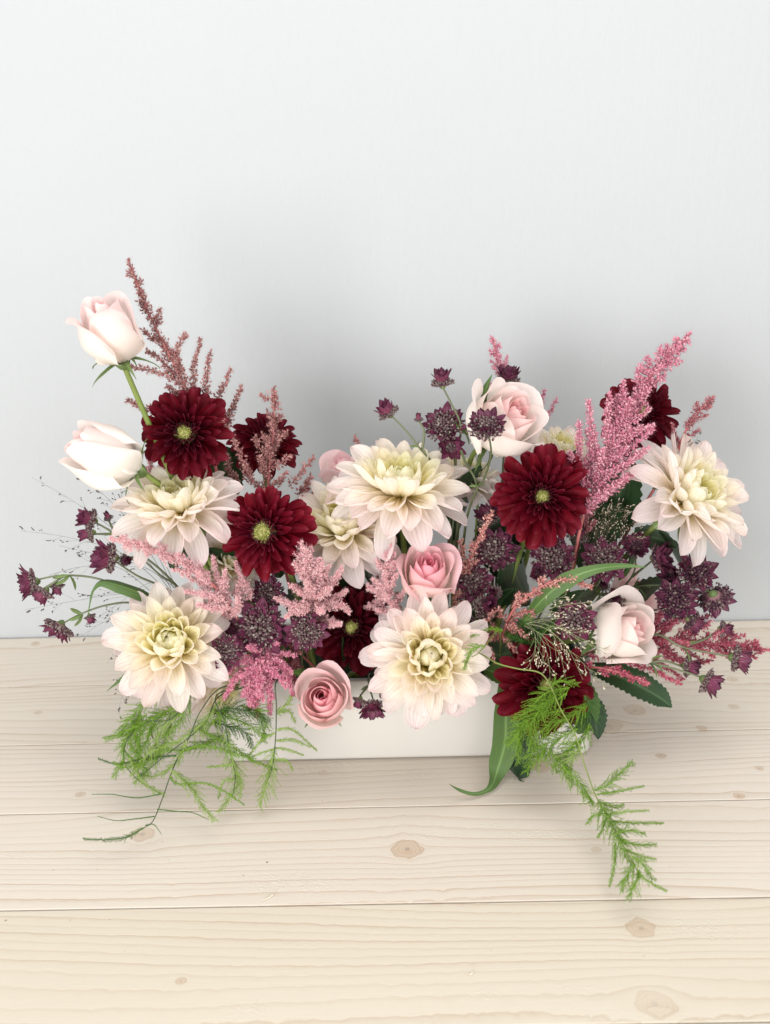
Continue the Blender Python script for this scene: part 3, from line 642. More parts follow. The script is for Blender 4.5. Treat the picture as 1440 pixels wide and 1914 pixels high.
spray('purple astrantia spray reaching farthest sideways over the white wall',
      [(62, 1088, -.01, 44, A(-.85, .35, .05), 40), (84, 1106, -.02, 34, A(-.55, .45, -.60), 55), (106, 1094, -.01, 26, A(.0, .35, -.9), 66)],
      [[(68, 1084, -.01), (110, 1076, -.01), (165, 1078, 0), (215, 1092, .0), (300, 1125, .02, B)], [(118, 1078, -.01), (84, 1100, -.02)]], .15, [(130, 1076, -.01, 42, [A(-.9, .3, -.1), A(-.8, .3, -.4), A(.3, .3, -.8)])])
spray('drooping purple astrantia spray in front of the table edge by the wall',
      [(112, 1170, -.01, 40, A(-.50, .40, -.70), 35), (168, 1152, -.01, 20, A(.35, .4, -.75), 66)],
      [(lambda *a: list(a))((118, 1165, -.01), (155, 1146, -.01), (200, 1131, 0), (250, 1127, .01), (310, 1145, .02, B))], .15, [(155, 1148, -.01, 38, [A(-.9, .3, -.3), A(-.6, .3, .6), A(-.5, .4, -.6)])])
spray('purple astrantia spray under the creamy rosebud, two heads and a slim bud',
      [(172, 972, .0, 38, A(-.75, .35, .45), 62), (170, 996, -.01, 32, A(-.9, .35, -.05), 70), (203, 968, .01, 20, A(-.2, .25, .9), 80)],
      [[(178, 976, .0), (210, 995, .0), (270, 1040, .01), (335, 1100, .02, B)], [(203, 972, .01), (214, 994, .0)], [(176, 998, -.01), (208, 998, 0)]], .15, [(214, 996, 0, 26, [A(.6, .3, .6), A(-.6, .3, -.1)])])
spray('large purple astrantia head by the tip of a pale pink plume',
      [(208, 1042, -.01, 50, A(-.78, .42, .28), 52), (232, 1047, .0, 22, A(.5, .4, .1), 66)],
      [[(213, 1047, -.01), (255, 1075, .0), (335, 1120, .02, B)], [(256, 1035, .01), (300, 1075, .02), (345, 1110, .03, B)]], .2, [(255, 1040, .01, 30, [A(-.9, .3, -.2)])])
spray('cluster of purple astrantia heads with a large grey cushion above a hot pink plume',
      [(487, 1174, -.02, 60, A(-.02, .9, .42), 22), (437, 1176, -.02, 27, A(-.4, .8, .4), 55), (532, 1187, -.02, 32, A(.3, .85, .3), 45)],
      [[(487, 1180, -.01), (500, 1215, .02, B)], [(440, 1180, -.01), (475, 1210, .01)], [(532, 1190, -.01), (505, 1212, .02)]], .4)
spray('pale hearted astrantia head against the cream dahlia petals by the hot pink plume',
      [(425, 1218, -.045, 40, A(-.15, .85, .5), 15)], [[(428, 1222, -.03), (450, 1250, .0, B)]], .15)
spray('dark shaded astrantia head under the brightest burgundy dahlia',
      [(500, 1112, .0, 42, A(.05, .75, .65), 30)], [[(500, 1118, .01), (510, 1160, .02, B)]], .55)
spray('purple astrantia head with downward bracts between a pink plume and a dark dahlia',
      [(572, 1180, -.025, 44, A(.1, .93, .2), 12)], [[(570, 1184, -.01), (565, 1240, .02, B)]], .3)
spray('purple astrantia spray hanging down in front of the white box beside the blush rose',
      [(697, 1318, -.055, 37, A(.02, .80, -.45), 40), (714, 1290, -.05, 26, A(.85, .3, .0), 45), (673, 1308, -.05, 24, A(-.35, .5, -.75), 62)],
      [[(697, 1305, -.045), (690, 1280, -.02), (690, 1262, .01, B)], [(708, 1290, -.05), (690, 1282, -.02)], [(674, 1300, -.05), (688, 1282, -.02)]], .2, [(690, 1282, -.02, 26, [A(-.8, .5, -.2), A(.5, .5, -.5)])])
spray('slender astrantia spray leaning over the highest cream dahlia, one head and one bud',
      [(727, 772, .04, 36, A(-.48, .12, .86), 58), (783, 784, .04, 19, A(-.05, .1, 1.), 78)],
      [[(733, 778, .04), (760, 806, .04), (785, 838, .04), (815, 875, .05), (840, 940, .06, B)], [(783, 786, .04), (793, 806, .04), (790, 838, .04)]], .2, [(783, 836, .04, 26, [A(-.8, .3, .2), A(.2, .3, .9), A(.6, .3, -.5)])])
spray('topmost astrantia head, purple cup alone against the white wall',
      [(827, 716, .04, 38, A(-.10, .0, 1.), 55)], [[(829, 726, .04), (845, 757, .04), (862, 800, .04), (852, 870, .05), (858, 960, .06, B)]], .2, [(866, 806, .04, 40, [A(-.5, .2, .85), A(.3, .4, -.8)])])
spray('paired astrantia heads beside the open pale rose, one domed above one facing forward',
      [(833, 797, .05, 50, A(-.25, .5, .83), 25), (842, 834, .04, 36, A(.05, .93, .1), 40)], [[(838, 808, .055), (850, 860, .06), (850, 950, .06, B)], [(845, 838, .05), (852, 862, .06)]], .35)
spray('purple astrantia head standing in front of the open pale rose on a curved stem',
      [(908, 800, .0, 46, A(-.02, .50, .86), 34)],
      [[(914, 812, .0), (918, 850, .0), (905, 895, .01), (893, 912, .01), (875, 960, .02), (866, 1020, .04, B)], [(893, 912, .01), (886, 890, .01), (872, 868, .02), (862, 842, .03)]], .55, [(893, 910, .01, 24, [A(-.9, .2, .2), A(-.1, .5, .6), A(.5, .6, .3)])])
spray('astrantia head peeking over the top of the open pale rose',
      [(950, 710, .09, 38, A(.05, .2, .97), 50)], [[(950, 720, .09), (945, 800, .09, B)]], .5)
spray('dark astrantia pair in the shade under the rim of the burgundy dahlia with bright heart',
      [(925, 1030, .03, 54, A(.0, .72, .70), 28), (915, 968, .04, 38, A(-.35, .3, .85), 45)], [[(925, 1036, .04), (920, 1120, .05, B)], [(917, 975, .05), (925, 1060, .05)]], .6)
spray('astrantia group right of the pink rose, one open head over two plump buds',
      [(885, 1088, .02, 44, A(-.15, .82, .5), 25), (926, 1108, .0, 30, A(-.35, .6, .35), 78), (905, 1137, -.01, 44, A(.45, .55, .5), 68), (821, 1136, -.03, 18, A(-.1, .5, -.8), 78), (878, 1160, -.01, 24, A(-.2, .7, .3), 78)],
      [[(885, 1095, .03), (890, 1180, .04, B)], [(926, 1115, .01), (915, 1180, .03)], [(900, 1142, .0), (890, 1190, .03)], [(823, 1132, -.02), (860, 1140, .0), (890, 1132, .02)], [(878, 1165, 0), (888, 1190, .03)]], .45)
spray('astrantia head with pale cushion just under the burgundy dahlia with bright heart',
      [(1033, 1045, .01, 52, A(-.1, .72, .68), 22), (1006, 1072, .0, 26, A(-.3, .7, .3), 62)], [[(1033, 1052, .02), (1020, 1130, .03, B)], [(1008, 1075, .01), (1018, 1120, .03)]], .3)
spray('astrantia pair under the big sideways dahlia, a closed head above a wide grey cushion',
      [(1080, 1003, .04, 38, A(.25, .3, .9), 70), (1128, 1048, .02, 50, A(-.05, .82, .5), 20)], [[(1076, 1015, .04), (1060, 1060, .05), (1060, 1140, .05, B)], [(1126, 1054, .03), (1090, 1120, .04)]], .4)
spray('dark astrantia pair beside the dark leaf under the big sideways dahlia',
      [(1190, 1024, .03, 40, A(-.2, .6, .75), 40), (1228, 1042, .02, 44, A(.75, .45, .25), 40)], [[(1190, 1032, .04), (1180, 1080, .04), (1120, 1140, .04, B)], [(1222, 1046, .03), (1182, 1078, .04)]], .65)
spray('astrantia head with a pale green cushion touching the ivory rose',
      [(1073, 1157, -.045, 48, A(-.15, .93, .3), 28)], [[(1070, 1165, -.03), (1050, 1200, .0), (1040, 1230, .02, B)]], .12)
spray('dark astrantia spray reaching past the big sideways dahlia, four open heads over the wall',
      [(1300, 1072, .0, 48, A(.15, .62, .75), 25), (1262, 1124, .0, 50, A(.0, .72, .65), 25), (1292, 1160, -.01, 36, A(.65, .35, -.5), 55), (1335, 1114, .01, 44, A(.40, -.25, -.85), 30), (1255, 1078, .02, 34, A(-.4, .5, .7), 50)],
      [[(1296, 1078, .01), (1250, 1092, .02), (1185, 1098, .03), (1110, 1130, .04, B)], [(1332, 1108, .01), (1300, 1098, .02), (1250, 1100, .03)], [(1262, 1132, .01), (1215, 1142, .02), (1150, 1150, .03)], [(1288, 1156, -.0), (1245, 1150, .01), (1210, 1146, .02)]], .65, [(1190, 1098, .03, 40, [A(.1, .4, .8), A(.4, .4, -.5), A(.8, .4, .1)])])
spray('two plump astrantia buds above the ivory rose',
      [(1150, 1118, .0, 36, A(-.05, .55, .45), 72), (1130, 1095, .02, 24, A(-.2, .5, .6), 78)], [[(1146, 1124, .01), (1110, 1135, .02), (1060, 1150, .03, B)], [(1130, 1100, .02), (1110, 1134, .02)]], .3)
spray('astrantia spray over the crimson pink plume, its cupped end head farthest from the ivory rose',
      [(1374, 1230, -.02, 44, A(.82, .32, -.10), 55), (1350, 1175, .0, 28, A(.75, .35, .1), 64)],
      [[(1362, 1226, -.02), (1320, 1219, -.02), (1272, 1208, -.02), (1225, 1185, .0), (1150, 1190, .03, B)], [(1343, 1178, .0), (1315, 1196, -.01), (1276, 1208, -.02)]], .4, [(1275, 1209, -.02, 44, [A(.8, .3, .4), A(.3, .5, -.7)])])
spray('lowest astrantia spray above the knotted planks beyond the dark leaf, two cups',
      [(1320, 1272, -.03, 44, A(.72, .42, -.30), 55), (1284, 1245, -.02, 36, A(.72, .40, .05), 62)],
      [[(1308, 1264, -.03), (1260, 1250, -.03), (1215, 1240, -.03), (1160, 1240, .0), (1110, 1240, .03, B)], [(1276, 1246, -.02), (1245, 1236, -.03), (1215, 1238, -.03)]], .4, [(1213, 1238, -.03, 44, [A(.7, .3, .5), A(.7, .4, -.4), A(.3, .5, -.6)])])

# ------------------------------------------------------------------ astilbe plumes
def unit(v): return v / (np.linalg.norm(v) + 1e-12)
def branch_grains(P, dens, glen, gw, sub, q, fuzz):
    """Florets along a polyline P: little side twigs with grains."""
    seg = np.linalg.norm(np.diff(P, axis=0), axis=1); tot = seg.sum(); n = max(6, int(tot * dens * 2.2)); cum = np.concatenate([[0], np.cumsum(seg)])
    pos, dr = [], []
    for i in range(n):
        d = (i + q.random()) / n; x = np.array([np.interp(d * tot, cum, P[:, k]) for k in range(3)])
        j = min(len(P) - 2, int(d * (len(P) - 1))); T = unit(P[j + 1] - P[j])
        r = np.array([q.gauss(0, 1) for _ in range(3)]); r = unit(r - T * r.dot(T)); side = unit(r + T * q.uniform(.3, .9))
        m = sub * 1.25 * (1 - .85 * d) * q.uniform(.25, 1.0)
        k = max(1, int(m / (glen * .55)))
        for e in range(k):
            c = x + side * (m * (e + .6) / k) + np.array([q.gauss(0, 1) for _ in range(3)]) * glen * .12
            pos.append(c); dr.append(unit(side + np.array([q.gauss(0, 1) for _ in range(3)]) * fuzz + T * .4))
    return pos, dr
def plume(label, kind, path, nb, blen, dens=900, glen=6.5, gw=2.0, sub=14, fuzz=.7, seed=0, extra=(), spread=.75, star=False, start=.15, r=.0011, tobox=True):
    """path: px, py, Y from the foot to the tip; blen: branch length in px near the foot; extra: branches drawn one by one."""
    q = random.Random(seed + 100); P = catmull([at(*p) for p in path], 8); s = pxm(Vector(P[len(P) // 2]))
    t = thing('astilbe_plume', label, 'astilbe', P[0], None, 'astilbe plumes in the flower box')
    SP = P
    if tobox:
        SP = np.concatenate([catmull([np.array(rootpt(P[0], .85)), P[0] + (P[0] - P[3]) * .3, P[0]], 5)[:-1], P])
    Vv, Fq = tube(SP, [r * 1.5, r, r * .5], 6); ob('stem', mk('stem', local(t, Vv), Fq, STEM_R), t)
    L = np.linalg.norm(P[-1] - P[0])
    def put(Bp, w=1.):
        pos, dr = branch_grains(Bp, dens * w, glen * s, gw * s, sub * s, q, fuzz)
        n = len(pos); sz = np.array([q.uniform(.7, 1.25) for _ in range(n)])
        if star:
            pos2 = np.repeat(np.array(pos), 3, 0); dr2 = np.repeat(np.array(dr), 3, 0) + np.array([[q.gauss(0, .8) for _ in range(3)] for _ in range(3 * n)])
            a = stamp(*GRAIN, pos2, dr2, np.repeat(sz, 3) * glen * s * .95, np.repeat(sz, 3) * gw * s * .5)
        else: a = stamp(*GRAIN, pos, dr, sz * glen * s * .85, sz * gw * s * .74)
        fz = stamp(*NEEDLE, np.repeat(np.array(pos), 3, 0), np.repeat(np.array(dr), 3, 0) + np.array([[q.gauss(0, .7) for _ in range(3)] for _ in range(3 * n)]), glen * s * 1.5, .24 * s)
        twig = tube(Bp, [r * .55, r * .3], 4)
        tw = np.concatenate([twig[1][:, [0, 1, 2]], twig[1][:, [0, 2, 3]]])
        V, Fq = join([a, fz, (twig[0], tw)]); ob('flower_branch', mk('flower_branch', local(t, V), Fq, AST[kind]), t, None, 'stuff')
    put(P[int(len(P) * max(start, .3)):])
    for i in range(nb):
        d = start + (.90 - start) * i / max(1, nb - 1); x0 = P[int(d * (len(P) - 1))]; j = min(len(P) - 2, int(d * (len(P) - 1))); T = unit(P[j + 1] - P[j])
        a = i * 2.39996 + q.uniform(-.4, .4); u1 = unit(np.cross(T, [0.13, .9, .2])); u2 = np.cross(T, u1)
        side = u1 * math.cos(a) + u2 * math.sin(a) * .7
        bl = blen * s * (1 - d) ** 1.05 * q.uniform(.7, 1.1) + 6 * s
        e1 = x0 + (side * spread + T * .6) * bl * .5; e2 = e1 + (side * spread * .75 + T * .9) * bl * .55
        put(catmull([x0, e1, e2], 4))
    for ex in extra: put(catmull([at(*p) for p in ex], 4))
    return t
plume('tall dusty pink plume beside the highest rosebud', 'brown', [(385, 800, .04), (330, 690, .04), (290, 610, .04), (262, 545, .04), (240, 486, .04)], 9, 62, 1150, 7.5, 2.5, 13, seed=1,
      extra=[[(365, 760, .05), (362, 700, .05), (375, 632, .05)], [(385, 770, .05), (385, 710, .05), (394, 657, .05)], [(400, 770, .055), (415, 730, .055), (432, 690, .055)], [(425, 800, .06), (436, 760, .06), (452, 722, .06)],
             [(360, 735, .04), (310, 700, .035), (242, 684, .03)], [(345, 720, .04), (330, 660, .04), (348, 622, .04)], [(330, 700, .04), (300, 672, .04), (275, 655, .04)], [(300, 770, .04), (265, 760, .035), (240, 748, .03)]])
plume('dusty pink plume standing in front of the shaded burgundy dahlia', 'brown', [(500, 930, .04), (505, 860, .04), (512, 800, .035), (512, 728, .03)], 16, 62, 850, 8, 2.6, 11, seed=2, spread=.9, start=.05,
      extra=[[(470, 905, .03), (450, 850, .025), (418, 785, .02)], [(540, 910, .04), (565, 880, .04), (588, 855, .04)], [(450, 900, .05), (430, 880, .05), (425, 850, .05)], [(555, 925, .05), (575, 905, .05), (580, 890, .05)], [(510, 745, .03), (495, 742, .03), (488, 738, .03)]])
plume('pale pink plume lying across two cream dahlias, brown budded tip', 'pale', [(440, 1150, -.02), (400, 1095, -.035), (340, 1050, -.04), (270, 1022, -.04), (205, 1006, -.04)], 18, 66, 1500, 5.5, 1.9, 14, seed=3, star=True, start=.0,
      extra=[[(430, 1130, -.03), (405, 1080, -.03), (398, 1040, -.03)], [(440, 1120, -.02), (450, 1085, -.02), (445, 1060, -.02)], [(470, 1120, -.02), (455, 1085, -.02), (440, 1050, -.02)], [(420, 1120, -.04), (380, 1110, -.045), (345, 1105, -.05)], [(430, 1135, -.04), (395, 1135, -.045), (370, 1130, -.05)]])
plume('fluffy pale pink plume in front of the shaded creamy peach dahlia', 'pale', [(595, 1150, .0), (590, 1110, -.03), (578, 1060, -.035), (562, 1012, -.035)], 24, 84, 1500, 5.5, 1.9, 16, seed=4, star=True, spread=1.0, start=.0,
      extra=[[(600, 1130, -.03), (635, 1130, -.03), (655, 1145, -.035)], [(580, 1140, -.03), (545, 1130, -.03), (515, 1118, -.03)], [(600, 1110, -.03), (625, 1085, -.03), (640, 1060, -.03)], [(580, 1130, -.03), (550, 1140, -.035), (535, 1155, -.035)]])
plume('small pale pink plume beside the pink rose', 'pale', [(742, 1160, .0), (725, 1110, -.02), (722, 1065, -.02), (733, 1018, -.02)], 18, 52, 1500, 5.5, 1.9, 12, seed=5, star=True, spread=.95, start=.0,
      extra=[[(735, 1110, -.02), (705, 1100, -.02), (688, 1102, -.02)], [(735, 1125, -.02), (742, 1140, -.03), (748, 1152, -.03)], [(720, 1120, .0), (700, 1130, .0), (682, 1136, .0)]])
plume('hot pink plume hanging over the box rim beside the blush rose', 'hot', [(500, 1200, .0), (490, 1240, -.04), (478, 1285, -.05), (470, 1325, -.05)], 22, 74, 1500, 5.5, 2.0, 13, seed=6, star=True, spread=1.1, start=.0,
      extra=[[(495, 1225, -.03), (530, 1245, -.04), (548, 1300, -.045)], [(490, 1230, -.03), (450, 1235, -.045), (425, 1260, -.05)], [(480, 1240, -.04), (440, 1270, -.05), (420, 1305, -.05)], [(500, 1240, -.04), (505, 1290, -.05), (505, 1335, -.05)], [(485, 1250, -.04), (478, 1300, -.05), (482, 1340, -.05)], [(500, 1225, -.03), (525, 1220, -.03), (552, 1225, -.03)], [(505, 1215, -.02), (520, 1200, -.02), (535, 1195, -.02)]])
plume('brightest and tallest pink plume, rising past the burgundy dahlia behind it', 'pink', [(1095, 950, .02), (1130, 860, .03), (1170, 775, .035), (1215, 705, .04), (1255, 660, .04), (1291, 624, .04)], 28, 82, 1300, 8., 2.7, 16, seed=7, spread=.85, start=.03,
      extra=[[(1120, 880, .03), (1150, 860, .03), (1220, 803, .03)], [(1110, 910, .02), (1150, 880, .02), (1210, 840, .02)], [(1130, 850, .03), (1170, 820, .03), (1222, 795, .03)], [(1110, 900, .03), (1085, 850, .03), (1082, 790, .03)],
             [(1120, 870, .03), (1105, 800, .03), (1100, 750, .03)], [(1145, 830, .03), (1135, 780, .03), (1140, 735, .03)], [(1100, 920, .02), (1075, 880, .02), (1065, 845, .02)], [(1140, 840, .03), (1180, 790, .03), (1215, 765, .03)], [(1090, 960, .01), (1120, 930, .01), (1170, 890, .01)]])
plume('small dusty pink plume sticking up behind the big sideways dahlia', 'rose', [(1262, 850, .07), (1285, 800, .07), (1310, 766, .07), (1335, 743, .07)], 9, 38, 1100, 6.5, 2.1, 9, seed=8)
plume('slim pink plume standing behind the open pale rose', 'pink', [(955, 760, .11), (940, 705, .11), (928, 665, .11), (921, 630, .11)], 12, 42, 1000, 6.5, 2.1, 9, seed=9,
      extra=[[(1000, 790, .10), (1012, 755, .10), (1018, 728, .10)], [(1005, 800, .10), (1025, 775, .10), (1039, 748, .10)]])
plume('crimson pink plume spreading over the table behind the lowest astrantia', 'crimson', [(1190, 1190, .02), (1255, 1195, .01), (1330, 1203, .0), (1390, 1210, .0), (1442, 1217, .0)], 26, 92, 1100, 6.5, 2.1, 12, seed=10, spread=.9, start=.0,
      extra=[[(1215, 1170, .01), (1250, 1135, .01), (1300, 1120, .01)], [(1220, 1180, .01), (1270, 1160, .01), (1340, 1150, .01)], [(1230, 1215, .0), (1280, 1240, .0), (1330, 1235, .0)]])
plume('pink budded plume arm lying over the dark pointed leaf', 'crimson', [(1090, 1245, -.02), (1130, 1250, -.04), (1175, 1262, -.045), (1212, 1280, -.05)], 6, 26, 1200, 7, 2.4, 7, seed=11, start=.1,
      extra=[[(1180, 1240, -.02), (1225, 1255, -.03), (1272, 1278, -.03)], [(1100, 1225, -.02), (1140, 1232, -.03), (1180, 1240, -.03)]])
plume('coral plume arching across the broad green grass blade', 'coral', [(935, 1200, .0), (960, 1140, -.03), (1010, 1098, -.04), (1060, 1083, -.04), (1106, 1098, -.04)], 10, 34, 900, 8, 2.5, 8, seed=12, start=.05,
      extra=[[(945, 1170, -.02), (970, 1180, -.03), (985, 1190, -.03)], [(945, 1160, -.02), (930, 1140, -.02), (905, 1165, -.03)], [(940, 1190, -.02), (955, 1205, -.03), (965, 1220, -.03)], [(950, 1160, -.02), (985, 1140, -.03), (998, 1150, -.03)], [(930, 1190, -.01), (910, 1200, -.02), (925, 1235, -.03)], [(925, 1180, -.01), (895, 1180, -.01), (905, 1215, -.02)]])
plume('dusty coral plume in shade beside the pink rose', 'coral', [(875, 1130, .03), (872, 1070, .02), (895, 1010, .01), (922, 955, .01)], 9, 30, 900, 8, 2.5, 8, seed=13, start=.0,
      extra=[[(880, 1110, .02), (895, 1130, .01), (905, 1150, .01)], [(875, 1100, .02), (855, 1110, .01), (850, 1135, .01)], [(880, 1060, .02), (866, 1035, .02), (862, 1010, .02)]])
plume('pale pink plume squeezed between the creamy rosebud and the cream dahlia', 'pale', [(310, 930, .06), (290, 895, .06), (278, 860, .06)], 8, 30, 1100, 5.5, 1.9, 10, seed=14, star=True)
plume('thin brown plume tip above the pink rose far back', 'brown', [(690, 900, .13), (682, 860, .13), (664, 815, .13)], 4, 16, 800, 6.5, 2.1, 6, seed=15)
plume('dusty rose plume between the brightest burgundy and the shaded peach dahlia', 'rose', [(560, 990, .06), (568, 940, .06), (575, 900, .06)], 8, 40, 900, 7, 2.2, 9, seed=16)
plume('brown pink plume in shade behind the hot pink plume', 'rose', [(545, 1210, .01), (550, 1240, -.01), (555, 1290, -.03)], 8, 44, 900, 6.5, 2.1, 9, seed=17)
plume('dark rose plume at the edge of the dahlia with bright heart', 'rose', [(1085, 1010, .04), (1095, 970, .04), (1100, 920, .04)], 8, 40, 900, 7, 2.2, 10, seed=18)

# ------------------------------------------------------------------ broad leaves and grass blades
def blade(name, label, cat, path, widths, mat, up, fold=.5, nv=6, serr=0., roll=None, group='long leaves in the flower box'):
    P = catmull([at(*p) for p in path], 9); n = len(P); s = pxm(Vector(P[n // 2]))
    wv = np.interp(np.linspace(0, 1, n), np.linspace(0, 1, len(widths)), widths) * s
    T = np.gradient(P, axis=0); V, UV = [], []
    for i in range(n):
        t_ = unit(T[i]); u_ = np.array(up if roll is None else Vector(up).lerp(Vector(roll), i / (n - 1)))
        lat = unit(np.cross(t_, u_)); nr = unit(np.cross(lat, t_))
        for j in range(nv + 1):
            v = -1 + 2 * j / nv; ww = wv[i] * (1 + (serr * (1 if i % 2 else -1) if abs(v) > .99 else 0))
            V.append(P[i] + lat * v * ww + nr * (abs(v) ** 1.3) * fold * wv[i]); UV.append((j / nv, i / (n - 1)))
    Fq = np.array([[i * (nv + 1) + j, i * (nv + 1) + j + 1, (i + 1) * (nv + 1) + j + 1, (i + 1) * (nv + 1) + j] for i in range(n - 1) for j in range(nv)])
    t = thing(name, label, cat, P[0], None, group)
    ob('blade', mk('blade', local(t, V), Fq, mat, UV), t)
    e = np.array(rootpt(P[0], .85)); Vv, Ff = tube(catmull([P[0], (P[0] + e) / 2 + [0, 0, .01], e], 5), .0012, 6)
    ob('stem', mk('stem', local(t, Vv), Ff, STEM), t)
    return t
blade('grass_blade', 'glossy green blade bending out above the lowest cream dahlia, thin drooping tip', 'leaf', [(300, 1128, .0), (262, 1108, -.005), (222, 1094, -.01), (190, 1088, -.01), (174, 1103, -.01), (168, 1128, -.01), (165, 1150, -.01)], (9, 14, 13, 8, 3, 1.5, .8), BLADE, (0, -.5, .85), -.5)
blade('grass_blade', 'broad green blade arching over the coral plume towards the sideways dahlia', 'leaf', [(975, 1168, -.02), (1015, 1120, -.035), (1060, 1085, -.04), (1110, 1065, -.04), (1165, 1058, -.03), (1205, 1060, -.03)], (9, 15, 16, 9, 5, 1), BLADE, (.3, -.8, .55), .3)
blade('grass_blade', 'long green ribbed blade hanging down the front of the box, tip curled on the table', 'leaf', [(948, 1272, -.02), (946, 1340, -.035), (944, 1390, -.04), (930, 1440, -.045), (917, 1472, -.06), (890, 1484, -.07), (862, 1478, -.075), (840, 1466, -.08)], (16, 24, 26, 23, 11, 4, 3.5, 3, .5), BLADE, (.15, -1, .15), .12, roll=(.1, -.5, .8))
blade('serrated_leaf', 'dark green serrated leaf hanging down the box behind the long ribbed blade', 'leaf', [(960, 1300, -.012), (963, 1360, -.02), (965, 1410, -.025), (965, 1440, -.035), (966, 1452, -.04)], (18, 27, 29, 26, 18), LEAF_D, (.1, -1, .2), .12, serr=.05)
blade('serrated_leaf', 'dark green pointed leaf reaching out sideways past the box corner', 'leaf', [(1110, 1252, -.01), (1150, 1262, -.02), (1195, 1282, -.03), (1235, 1305, -.035), (1256, 1322, -.04)], (14, 26, 30, 22, 2), LEAF_D, (.1, -.55, .8), .2, serr=.07)
blade('narrow_leaf', 'pale grey green leaf tip poking out beside the lowest cream dahlia', 'leaf', [(262, 1240, .05), (232, 1266, .055), (200, 1292, .06)], (5, 4.5, .5), BLADE, (0, -.6, .8), .3)
blade('serrated_leaf', 'green leaf tucked beside the blush rose under the hot pink plume', 'leaf', [(595, 1272, -.01), (570, 1262, -.03), (542, 1255, -.04)], (8, 13, 2), LEAF, (0, -.6, .8), .2, serr=.04)
blade('serrated_leaf', 'dark leaf showing under the big sideways dahlia', 'leaf', [(1185, 1000, .05), (1225, 1005, .04), (1265, 1022, .03)], (14, 26, 3), LEAF_D, (0, -.8, .6), .2, serr=.07)
blade('serrated_leaf', 'green leaf standing beside the open pale rose', 'leaf', [(905, 760, .06), (908, 730, .06), (920, 700, .06)], (5, 8, .6), BLADE, (-.5, -.7, .3), .3)
blade('serrated_leaf', 'green leaf at the box corner behind the fern', 'leaf', [(1085, 1265, -.02), (1095, 1310, -.035), (1092, 1350, -.04), (1080, 1372, -.04)], (12, 26, 24, 2), LEAF, (.1, -.95, .3), .2, serr=.06)
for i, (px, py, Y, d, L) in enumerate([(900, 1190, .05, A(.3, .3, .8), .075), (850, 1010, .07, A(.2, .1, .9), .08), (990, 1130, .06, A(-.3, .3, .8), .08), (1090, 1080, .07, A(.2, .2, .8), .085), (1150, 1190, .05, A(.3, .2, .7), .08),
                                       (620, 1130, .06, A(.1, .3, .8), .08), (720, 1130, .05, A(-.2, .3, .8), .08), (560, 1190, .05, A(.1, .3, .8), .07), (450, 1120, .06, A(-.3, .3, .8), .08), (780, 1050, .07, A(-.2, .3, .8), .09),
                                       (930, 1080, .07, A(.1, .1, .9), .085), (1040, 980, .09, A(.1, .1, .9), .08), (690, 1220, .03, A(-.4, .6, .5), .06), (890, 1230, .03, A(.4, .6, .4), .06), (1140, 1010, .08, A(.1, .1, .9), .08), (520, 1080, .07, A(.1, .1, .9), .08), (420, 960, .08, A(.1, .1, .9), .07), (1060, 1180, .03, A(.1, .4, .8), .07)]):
    if i == 0: fol = thing('dark_fill_foliage', 'added dark green foliage sprig darkening the gaps between the blooms of the box', 'foliage', at(900, 1190, .05))  # leaves added so the gaps between blooms look dark
    leaf_on(fol, at(px, py, Y, .05), d, L * 1.15, leaf_broad, rnd.uniform(-1.4, 1.4))

